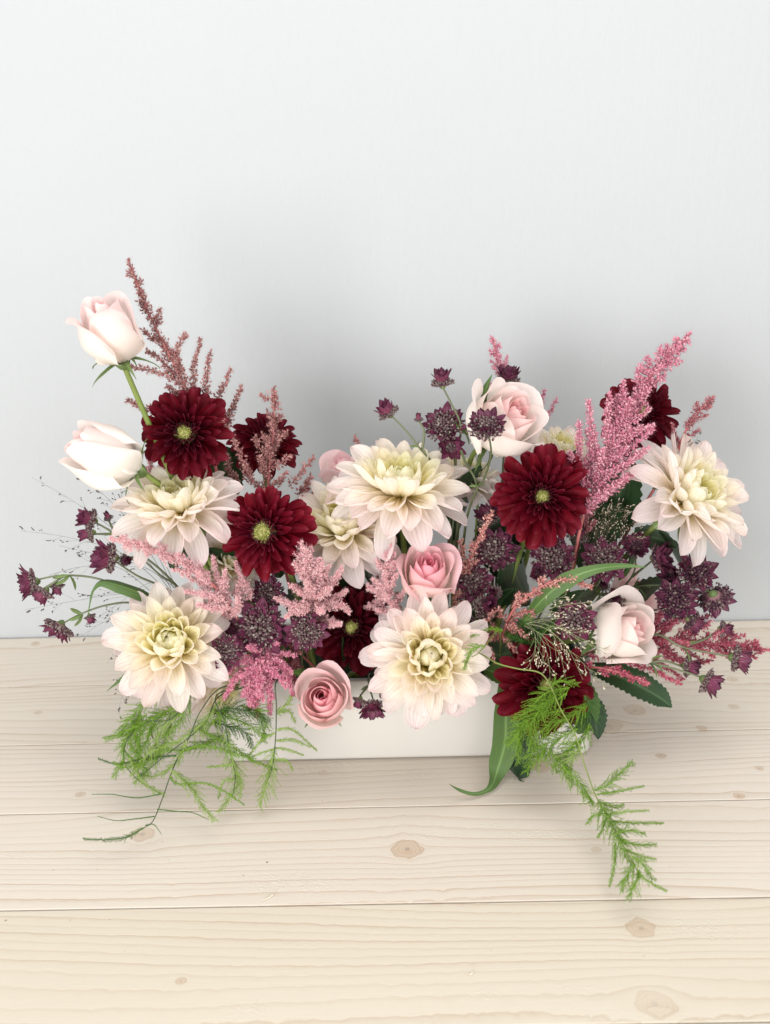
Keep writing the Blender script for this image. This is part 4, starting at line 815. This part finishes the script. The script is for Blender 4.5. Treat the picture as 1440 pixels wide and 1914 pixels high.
# ------------------------------------------------------------------ asparagus fern
def frond(root, path, wpx, mat, q, need=8., pinn=True, dens=1., flat=None):
    """path px, py, Y; wpx = length of the side twigs in px (0: needles straight on the stalk)."""
    path = [path[0]] + [(a + q.gauss(0, 3), b + q.gauss(0, 3), c) for a, b, c in path[1:]]
    P = catmull([at(*p) for p in path], 7); s = pxm(Vector(P[len(P) // 2])); seg = np.linalg.norm(np.diff(P, axis=0), axis=1); L = seg.sum()
    cum = np.concatenate([[0], np.cumsum(seg)]); parts = [tube(P, [.0006, .00025], 4)]
    tw = parts[0]; parts = [(tw[0], np.concatenate([tw[1][:, [0, 1, 2]], tw[1][:, [0, 2, 3]]]))]
    pos, dr, ln = [], [], []
    def needles(Q, n, m, f0=0.):
        for i in range(n):
            d = f0 + (1 - f0) * (i + q.random()) / n; k = d * (len(Q) - 1); j = min(len(Q) - 2, int(k)); x = Q[j] + (Q[j + 1] - Q[j]) * (k - j); T = unit(Q[j + 1] - Q[j])
            for _ in range(3):
                r = np.array([q.gauss(0, 1) for _ in range(3)]); r = unit(r - T * r.dot(T))
                pos.append(x); dr.append(unit(r * .9 + T * .75)); ln.append(need * s * m * q.uniform(.6, 1.15) * (1 - .45 * d))
    needles(P, max(5, int(L / s / 2.2 * dens)), .9 if wpx else 1.)
    if wpx:
        nb = max(6, int(L / s / 1.9 * dens)); wpx = wpx * (1.65 if wpx > 10 else 1.3); need = need * .85; nrm = np.array(flat or (.0, -.8, .5))
        for i in range(nb):
            d = (i + .5) / nb; x = np.array([np.interp(d * L, cum, P[:, k]) for k in range(3)]); j = min(len(P) - 2, int(d * (len(P) - 1))); T = unit(P[j + 1] - P[j])
            sd = unit(np.cross(T, nrm)) * (1 if i % 2 else -1); bl = wpx * s * (math.sin(min(1, d * 3 + .25) * math.pi / 2)) * (1 - .72 * d) * q.uniform(.45, 1.25)
            an = q.gauss(0, .75); sd = sd * math.cos(an) + unit(np.cross(T, sd)) * math.sin(an)
            dirb = unit(sd * q.uniform(.5, .9) + T * .7 + nrm * q.gauss(0, .2))
            Q = np.array([x, x + dirb * bl * .5, x + (dirb + T * q.uniform(-.1, .3) + np.array([q.gauss(0, .12), 0, -.14])) * bl])
            tw = tube(Q, [.0003, .00015], 3); parts.append((tw[0], np.concatenate([tw[1][:, [0, 1, 2]], tw[1][:, [0, 2, 3]]])))
            needles(Q, max(4, int(bl / s / 1.7)), .85)
    parts.append(stamp(*NEEDLE, pos, dr, np.array(ln), .33 * s))
    V, Fq = join(parts); V[:, 2] = np.maximum(V[:, 2], .0012)
    ob('frond', mk('frond', local(root, V), Fq, mat, smooth=False), root, None, 'stuff')
def fern(label, stem, fronds, seed, stem_mat=STEM_K, r=.0006, tobox=True):
    q = random.Random(seed); P = [at(*p) for p in stem]
    t = thing('asparagus_fern', label, 'fern', P[0], None, 'asparagus fern sprigs in the flower box')
    C_ = catmull(([rootpt(P[0], .9)] if tobox else []) + P, 8); Vv, Fq = tube(C_, [r, r, r * .6], 6)
    ob('stem', mk('stem', local(t, Vv), Fq, stem_mat), t)
    for f in fronds: frond(t, f[0], f[1], f[2], q, *f[3:])
    return t
Y1, Y2 = -.075, -.10
fern('dark wiry fern trail crossing the hanging fern mass, its bare end farthest down the table', [(415, 1285, -.04), (376, 1328, Y1), (354, 1378, Y1), (332, 1418, Y1), (318, 1452, Y2), (303, 1495, Y2), (286, 1535, -.13), (268, 1548, -.135)], [
    ([(270, 1547, -.135), (235, 1560, -.14), (203, 1572, -.145), (155, 1563, -.145)], 9, FERN_D, 6.),
    ([(272, 1543, -.13), (290, 1544, -.13), (306, 1557, -.135)], 0, FERN_D, 5.),
    ([(289, 1526, -.12), (250, 1536, -.13), (215, 1533, -.13), (183, 1525, -.13)], 0, FERN_D, 5.),
    ([(294, 1513, -.12), (330, 1514, -.12), (360, 1519, -.125), (389, 1529, -.125)], 0, FERN_D, 5.),
    ([(302, 1484, -.11), (260, 1491, -.115), (215, 1490, -.12), (173, 1481, -.12)], 0, FERN_D, 5.),
    ([(317, 1450, Y2), (335, 1462, Y2), (380, 1463, -.105), (420, 1476, -.11), (461, 1500, -.115)], 6, FERN, 6.),
    ([(330, 1412, Y1), (270, 1422, Y1), (225, 1425, Y1), (183, 1418, Y1)], 6, FERN_D, 6.),
    ([(320, 1440, Y2), (355, 1470, Y2), (378, 1500, -.11), (400, 1532, -.12)], 16, FERN_L, 7.),
    ([(336, 1405, Y1), (380, 1395, Y1), (440, 1408, Y1), (490, 1425, Y1), (515, 1440, Y1)], 10, FERN, 7.),
    ([(350, 1385, Y1), (330, 1430, Y1), (290, 1450, Y1), (260, 1452, Y1)], 12, FERN_L, 7.)], 21)
fern('bright green fern mass hanging under the lowest cream dahlia beside the box', [(368, 1272, -.04), (350, 1310, -.065), (318, 1345, -.07), (275, 1350, -.07), (240, 1380, -.07), (232, 1420, -.075), (255, 1455, -.08), (300, 1484, -.09)], [
    ([(370, 1275, -.045), (348, 1312, -.065), (325, 1350, -.07), (302, 1378, -.07)], 20, FERN, 8.),
    ([(330, 1330, -.06), (290, 1345, -.065), (262, 1380, -.07), (255, 1430, -.075)], 24, FERN, 8.), ([(300, 1300, -.05), (270, 1320, -.06), (240, 1345, -.065), (222, 1380, -.07)], 20, FERN, 8.), ([(320, 1350, -.065), (300, 1400, -.07), (270, 1440, -.075), (245, 1465, -.08)], 18, FERN_L, 8.), ([(345, 1318, -.06), (305, 1338, -.065), (262, 1358, -.07), (200, 1382, -.07)], 20, FERN, 8.),
    ([(275, 1335, -.06), (252, 1352, -.065), (240, 1380, -.07), (250, 1410, -.075)], 26, FERN, 8.),
    ([(262, 1330, -.06), (246, 1360, -.065), (228, 1390, -.07), (228, 1420, -.075), (216, 1452, -.08)], 20, FERN, 8.),
    ([(290, 1350, -.065), (270, 1390, -.07), (262, 1420, -.075), (275, 1450, -.08)], 24, FERN, 8.),
    ([(240, 1410, -.075), (260, 1450, -.08), (280, 1472, -.085), (302, 1484, -.09)], 14, FERN_L, 7.),
    ([(305, 1390, -.07), (280, 1420, -.075), (240, 1432, -.08), (212, 1425, -.08)], 14, FERN, 7.),
    ([(340, 1330, -.065), (300, 1365, -.07), (285, 1400, -.075), (250, 1450, -.08)], 18, FERN_L, 8.)], 22)
fern('dense dark green fern tuft against the box beneath the hot pink plume', [(412, 1300, -.04), (385, 1350, -.07), (345, 1385, -.075), (310, 1412, -.08), (262, 1452, -.085)], [
    ([(412, 1310, -.05), (375, 1352, -.07), (340, 1382, -.075), (288, 1406, -.08)], 18, FERN_L, 8.),
    ([(400, 1335, -.055), (440, 1330, -.06), (475, 1335, -.06), (505, 1350, -.06)], 20, FERN_D, 8.),
    ([(395, 1350, -.055), (430, 1358, -.06), (460, 1375, -.065), (474, 1396, -.065)], 20, FERN_D, 8.),
    ([(395, 1325, -.055), (425, 1345, -.06), (465, 1350, -.06), (498, 1378, -.065)], 20, FERN, 8.),
    ([(420, 1375, -.06), (380, 1388, -.07), (340, 1402, -.075), (300, 1405, -.08)], 16, FERN, 8.),
    ([(450, 1320, -.05), (480, 1330, -.055), (495, 1350, -.06), (490, 1385, -.06)], 20, FERN, 8.),
    ([(370, 1360, -.06), (410, 1380, -.065), (440, 1400, -.07), (480, 1420, -.075)], 16, FERN, 8.),
    ([(430, 1320, -.05), (405, 1345, -.06), (370, 1360, -.06)], 18, FERN, 8.)], 23)
fern('pale feathery fern frond hanging straight down with its tip below the box edge', [(405, 1300, -.045), (420, 1350, -.065), (431, 1410, -.075), (440, 1450, -.085), (435, 1490, -.095)], [
    ([(422, 1360, -.065), (432, 1410, -.075), (440, 1450, -.085), (432, 1480, -.09), (405, 1515, -.1)], 22, FERN_L, 7.),
    ([(438, 1428, -.08), (410, 1432, -.08), (384, 1436, -.085)], 8, FERN_L, 6.), ([(438, 1435, -.08), (450, 1460, -.085), (452, 1488, -.09)], 12, FERN_L, 6.),
    ([(440, 1455, -.085), (420, 1470, -.09), (412, 1490, -.09)], 10, FERN_L, 6.)], 24)
fern('airy pale fern frond fanning out in front of the white box', [(520, 1270, -.04), (517, 1320, -.055), (516, 1370, -.065), (510, 1430, -.075), (497, 1468, -.085)], [
    ([(514, 1395, -.065), (510, 1430, -.075), (497, 1470, -.085), (482, 1508, -.09)], 26, FERN_L, 7.),
    ([(516, 1365, -.065), (550, 1368, -.065), (592, 1396, -.07)], 7, FERN_L, 7.), ([(516, 1385, -.065), (545, 1385, -.065), (580, 1396, -.07)], 7, FERN_L, 7.),
    ([(515, 1370, -.065), (490, 1380, -.065), (468, 1412, -.07)], 8, FERN_L, 7.), ([(514, 1398, -.065), (540, 1402, -.07), (566, 1414, -.07)], 6, FERN_L, 6.), ([(513, 1400, -.065), (490, 1408, -.07), (472, 1420, -.07)], 6, FERN_L, 6.),
    ([(517, 1330, -.055), (535, 1312, -.055), (545, 1300, -.055)], 12, FERN_L, 7.), ([(517, 1335, -.055), (537, 1335, -.055), (550, 1345, -.055)], 10, FERN_L, 7.), ([(512, 1420, -.07), (535, 1425, -.075), (552, 1442, -.075)], 7, FERN_L, 6.)], 25)
fern('green fern wrapped over the burgundy dahlia at the box corner, trailing far down the planks', [(890, 1222, -.05), (930, 1240, -.075), (968, 1250, -.085), (1008, 1257, -.09), (1028, 1280, -.092), (1048, 1325, -.095), (1075, 1372, -.1), (1090, 1420, -.11), (1100, 1450, -.12), (1116, 1492, -.14), (1136, 1522, -.16), (1160, 1572, -.19), (1184, 1612, -.22), (1196, 1640, -.235)], [
    ([(1065, 1285, -.085), (1020, 1298, -.09), (985, 1325, -.09), (952, 1345, -.09)], 23, FERN, 8.), ([(1055, 1328, -.09), (1005, 1335, -.095), (972, 1368, -.095), (976, 1425, -.1)], 25, FERN, 8.),
    ([(1092, 1300, -.075), (1096, 1330, -.08), (1080, 1355, -.085), (1062, 1362, -.09)], 23, FERN_D, 8.), ([(1080, 1362, -.09), (1042, 1384, -.095), (1008, 1394, -.1), (978, 1418, -.1)], 28, FERN, 8.),
    ([(1088, 1380, -.095), (1052, 1400, -.1), (1036, 1418, -.1), (1040, 1446, -.105)], 25, FERN, 8.), ([(1102, 1352, -.08), (1088, 1380, -.09), (1062, 1404, -.1)], 18, FERN, 8.),
    ([(1030, 1285, -.09), (1050, 1275, -.09), (1080, 1275, -.085)], 14, FERN, 7.), ([(985, 1340, -.09), (968, 1365, -.095), (955, 1395, -.095)], 18, FERN, 8.), ([(1000, 1390, -.095), (1030, 1405, -.1), (1055, 1420, -.105), (1060, 1440, -.11)], 23, FERN, 8.),
    ([(1040, 1300, -.092), (1010, 1325, -.095), (995, 1360, -.1), (1000, 1400, -.1)], 25, FERN, 8.), ([(1065, 1345, -.092), (1035, 1350, -.095), (1010, 1372, -.1), (990, 1400, -.1)], 25, FERN, 8.), ([(1098, 1315, -.075), (1075, 1330, -.085), (1050, 1352, -.09)], 23, FERN, 8.), ([(1090, 1395, -.1), (1065, 1415, -.105), (1060, 1445, -.11), (1072, 1470, -.12)], 23, FERN_L, 8.), ([(1020, 1400, -.1), (1010, 1420, -.1), (985, 1440, -.105)], 21, FERN, 8.), ([(1060, 1295, -.09), (1035, 1310, -.092), (1000, 1320, -.095)], 21, FERN, 8.), ([(1112, 1500, -.14), (1095, 1490, -.135), (1082, 1470, -.13)], 14, FERN, 7.), ([(1128, 1520, -.155), (1108, 1525, -.155), (1096, 1540, -.16)], 12, FERN, 7.), ([(1150, 1560, -.185), (1175, 1552, -.185), (1200, 1560, -.19)], 14, FERN, 7.), ([(1050, 1430, -.11), (1075, 1455, -.12), (1095, 1480, -.13), (1112, 1502, -.14)], 20, FERN, 7.),
    ([(1110, 1478, -.13), (1140, 1468, -.13), (1162, 1448, -.13), (1181, 1426, -.13)], 18, FERN, 8.), ([(1115, 1485, -.135), (1150, 1480, -.135), (1201, 1473, -.14)], 7, FERN, 7.), ([(1125, 1500, -.14), (1145, 1510, -.15), (1165, 1505, -.15)], 12, FERN, 7.),
    ([(1118, 1495, -.14), (1136, 1524, -.16), (1158, 1570, -.19), (1184, 1612, -.22)], 26, FERN, 8.),
    ([(1135, 1522, -.16), (1175, 1522, -.16), (1213, 1511, -.16)], 7, FERN_L, 7.), ([(1142, 1535, -.165), (1185, 1540, -.17), (1237, 1537, -.17)], 9, FERN, 7.), ([(1135, 1528, -.16), (1125, 1548, -.17), (1117, 1568, -.175)], 9, FERN, 7.),
    ([(1160, 1570, -.19), (1192, 1578, -.195), (1225, 1584, -.2)], 12, FERN, 7.), ([(1165, 1585, -.2), (1195, 1598, -.205), (1227, 1603, -.21)], 10, FERN_L, 7.), ([(1150, 1575, -.19), (1142, 1615, -.205), (1140, 1655, -.215)], 10, FERN, 7.),
    ([(1188, 1615, -.225), (1168, 1640, -.235), (1166, 1672, -.24)], 18, FERN, 8.), ([(1195, 1630, -.23), (1186, 1655, -.24), (1178, 1678, -.245)], 18, FERN, 8.), ([(1192, 1625, -.23), (1212, 1648, -.24), (1244, 1665, -.245)], 9, FERN, 7.), ([(1180, 1600, -.22), (1205, 1615, -.23), (1222, 1640, -.235)], 16, FERN, 8.)], 26, STEM, .0007)
fern('short bright fern sprig curling over the forward facing cream dahlia', [(935, 1182, -.03), (905, 1210, -.08), (893, 1222, -.085), (882, 1228, -.09)], [
    ([(906, 1206, -.085), (882, 1220, -.09), (866, 1252, -.09)], 12, FERN, 8.), ([(940, 1178, -.05), (910, 1176, -.06), (882, 1192, -.065)], 10, FERN, 7.)], 27, STEM)
fern('soft green fern tuft in shade among the fine grasses over the corner dahlia', [(1000, 1215, .0), (1020, 1180, -.03), (1050, 1160, -.04)], [
    ([(1000, 1215, -.02), (975, 1195, -.03), (950, 1190, -.035)], 20, FERN_D, 9.), ([(1005, 1210, -.02), (1025, 1175, -.03), (1060, 1160, -.035)], 24, FERN_D, 9.), ([(990, 1215, -.01), (985, 1170, -.02), (1000, 1140, -.025)], 22, FERN_D, 9.)], 28, STEM)

# ------------------------------------------------------------------ fine panicum grass
def grass(label, stems, hair, seed_m, seed, n_side=9, sl=70., grain=4.5, r=.00022):
    q = random.Random(seed); P0 = at(*stems[0][0])
    t = thing('fountain_grass', label, 'grass', P0, None, 'fine seed grasses in the flower box')
    for path in stems:
        P = catmull([at(*p) for p in path], 8); s = pxm(Vector(P[len(P) // 2]))
        parts = [tube(P, [r * 1.5, r * .7], 4)]; pos, dr = [], []
        for i in range(n_side):
            d = .25 + .75 * (i + q.random()) / n_side; k = min(len(P) - 2, int(d * (len(P) - 1))); x = P[k]; T = unit(P[k + 1] - P[k])
            side = np.array([q.gauss(0, 1), q.gauss(0, .5), q.gauss(0, 1)]); side = unit(side - T * side.dot(T)); bl = sl * s * (1.15 - d) * q.uniform(.5, 1.2)
            e = x + unit(side * .65 + T) * bl; m = (x + e) / 2 + np.array([q.gauss(0, .06), 0, q.gauss(0, .06)]) * bl
            Q = catmull([x, m, e], 4); parts.append(tube(Q, [r * .8, r * .55], 3 if False else 4))
            for g in (1., .8, .62, .45)[:q.choice((2, 3, 4))]:
                kk = g * (len(Q) - 1); j = min(len(Q) - 2, int(kk)); y = Q[j] + (Q[j + 1] - Q[j]) * (kk - j)
                dd = unit(Q[j + 1] - Q[j] + np.array([q.gauss(0, .3) for _ in range(3)]) * bl * .1)
                if g < 1:
                    y2 = y + unit(dd + np.array([q.gauss(0, .7) for _ in range(3)])) * bl * .12; parts.append(tube(np.array([y, (y + y2) / 2, y2]), r * .5, 4)); y = y2
                pos.append(y); dr.append(dd)
        V, Fq = join(parts); ob('stem', mk('stem', local(t, V), Fq, hair), t, None, 'stuff')
        V, Fq = stamp(*GRAIN, pos, dr, np.array([q.uniform(.8, 1.3) for _ in pos]) * grain * s, .30 * grain * s)
        ob('seed', mk('seed', local(t, V), Fq, seed_m), t, None, 'stuff')
    return t
grass('airy grey seed grass spreading over the white wall beside the purple sprays', [
    [(320, 1105, .03), (250, 1020, .03), (150, 945, .02), (60, 892, .02)], [(315, 1105, .03), (230, 1035, .03), (130, 1005, .02), (38, 992, .02)], [(320, 1100, .03), (260, 1000, .03), (200, 930, .02), (147, 893, .02)],
    [(325, 1100, .03), (280, 1010, .03), (235, 960, .03), (225, 910, .03)], [(300, 1120, .03), (220, 1060, .03), (150, 1060, .02), (92, 1075, .02)], [(305, 1120, .04), (230, 1110, .04), (130, 1125, .04), (45, 1140, .04)],
    [(310, 1125, .05), (260, 1140, .05), (200, 1160, .05), (150, 1190, .05)], [(320, 1125, .05), (290, 1160, .05), (240, 1190, .05), (200, 1240, .05)], [(330, 1100, .03), (270, 1060, .02), (200, 1040, .02), (110, 1020, .02)], [(330, 1110, .04), (280, 1090, .04), (220, 1130, .04), (190, 1150, .04)],
    [(300, 1180, .03), (265, 1230, .03), (235, 1280, .03), (220, 1335, .03)], [(330, 1100, .03), (300, 1040, .03), (262, 1020, .03), (230, 985, .03)]], HAIR_D, SEED_D, 31, 9, 70)
grass('pale seeded grass fanning over the corner dahlia beside the ivory rose', [
    [(985, 1165, -.04), (1020, 1175, -.07), (1060, 1210, -.08), (1090, 1270, -.08)], [(985, 1165, -.04), (1030, 1180, -.07), (1070, 1220, -.08), (1135, 1285, -.08)], [(980, 1170, -.04), (1010, 1185, -.07), (1045, 1220, -.08), (1060, 1280, -.085)],
    [(985, 1170, -.04), (1000, 1185, -.07), (1000, 1220, -.08), (985, 1250, -.085)], [(990, 1160, -.04), (1030, 1170, -.07), (1080, 1190, -.08), (1160, 1240, -.08)], [(985, 1160, -.04), (1020, 1140, -.06), (1060, 1130, -.07), (1110, 1125, -.07)],
    [(985, 1165, -.04), (1010, 1160, -.06), (1030, 1130, -.07), (1060, 1110, -.07)], [(985, 1165, -.04), (1025, 1160, -.07), (1090, 1200, -.08), (1140, 1215, -.08)], [(985, 1165, -.04), (1010, 1190, -.07), (1025, 1230, -.08), (1030, 1290, -.085)]], HAIR_L, SEED_L, 32, 11, 60, 4.5, .00018)
grass('dark brown seed grass tangle under the big sideways dahlia', [
    [(1090, 1080, .04), (1105, 1020, .04), (1130, 970, .04), (1160, 935, .04)], [(1090, 1080, .04), (1095, 1010, .04), (1110, 960, .04), (1115, 930, .04)], [(1095, 1080, .04), (1130, 1030, .04), (1165, 990, .04), (1190, 975, .04)],
    [(1090, 1080, .03), (1120, 1010, .03), (1150, 960, .03), (1180, 950, .03)], [(1100, 1080, .03), (1120, 1040, .03), (1135, 1000, .03), (1140, 950, .03)], [(1100, 1080, .03), (1150, 1030, .03), (1170, 1010, .03), (1200, 1000, .03)],
    [(1085, 1080, .04), (1080, 1030, .04), (1090, 980, .04), (1085, 945, .04)], [(1090, 1080, .05), (1115, 1000, .05), (1145, 980, .05), (1165, 960, .05)]], HAIR_K, SEED_L, 33, 16, 62, 3.6, .0003)
grass('wisp of hair thin grass above the big sideways dahlia', [[(1275, 870, .06), (1285, 840, .06), (1300, 825, .06), (1312, 800, .06)], [(1260, 860, .06), (1280, 830, .06), (1305, 822, .06)]], HAIR_D, SEED_D, 34, 3, 24)

# ------------------------------------------------------------------ wood chips
def chip(px, py, label, L, wd, seed):
    p = atz(px, py, .0); q = random.Random(seed); s = pxm(p); n = 7; V = []
    for i in range(n + 1):
        u = i / n; a = -1 + 2 * u
        for v, z in ((-1, 0), (1, 0), (1, .25), (-1, .25)):
            V.append((a * L * s * .5, v * wd * s * .5 * (1 - .6 * a * a) + q.uniform(-.2, .2) * wd * s * .2, (z * wd + (1 - math.cos(a * 1.1)) * wd * .8) * s + .0004))
    Fq = [(i * 4 + j, i * 4 + (j + 1) % 4, (i + 1) * 4 + (j + 1) % 4, (i + 1) * 4 + j) for i in range(n) for j in range(4)] + [(3, 2, 1, 0), (n * 4, n * 4 + 1, n * 4 + 2, n * 4 + 3)]
    o = ob('wood_chip', mk('wood_chip', V, Fq, CHIP)); o.matrix_basis = Matrix.Translation(p) @ Matrix.Rotation(q.uniform(.3, .7), 4, 'Z'); tag(o, label, 'wood chip', 'wood chips on the planks')
CHIP = mat_plain('chip_wood', (.66, .56, .43), (.78, .70, .58), 300, .7)
chip(880, 1822, 'small curled wood chip lying alone on the front plank', 9, 6, 4)
chip(502, 1679, 'thin pale wood shaving lying by the joint of the two nearest planks', 26, 4, 6)
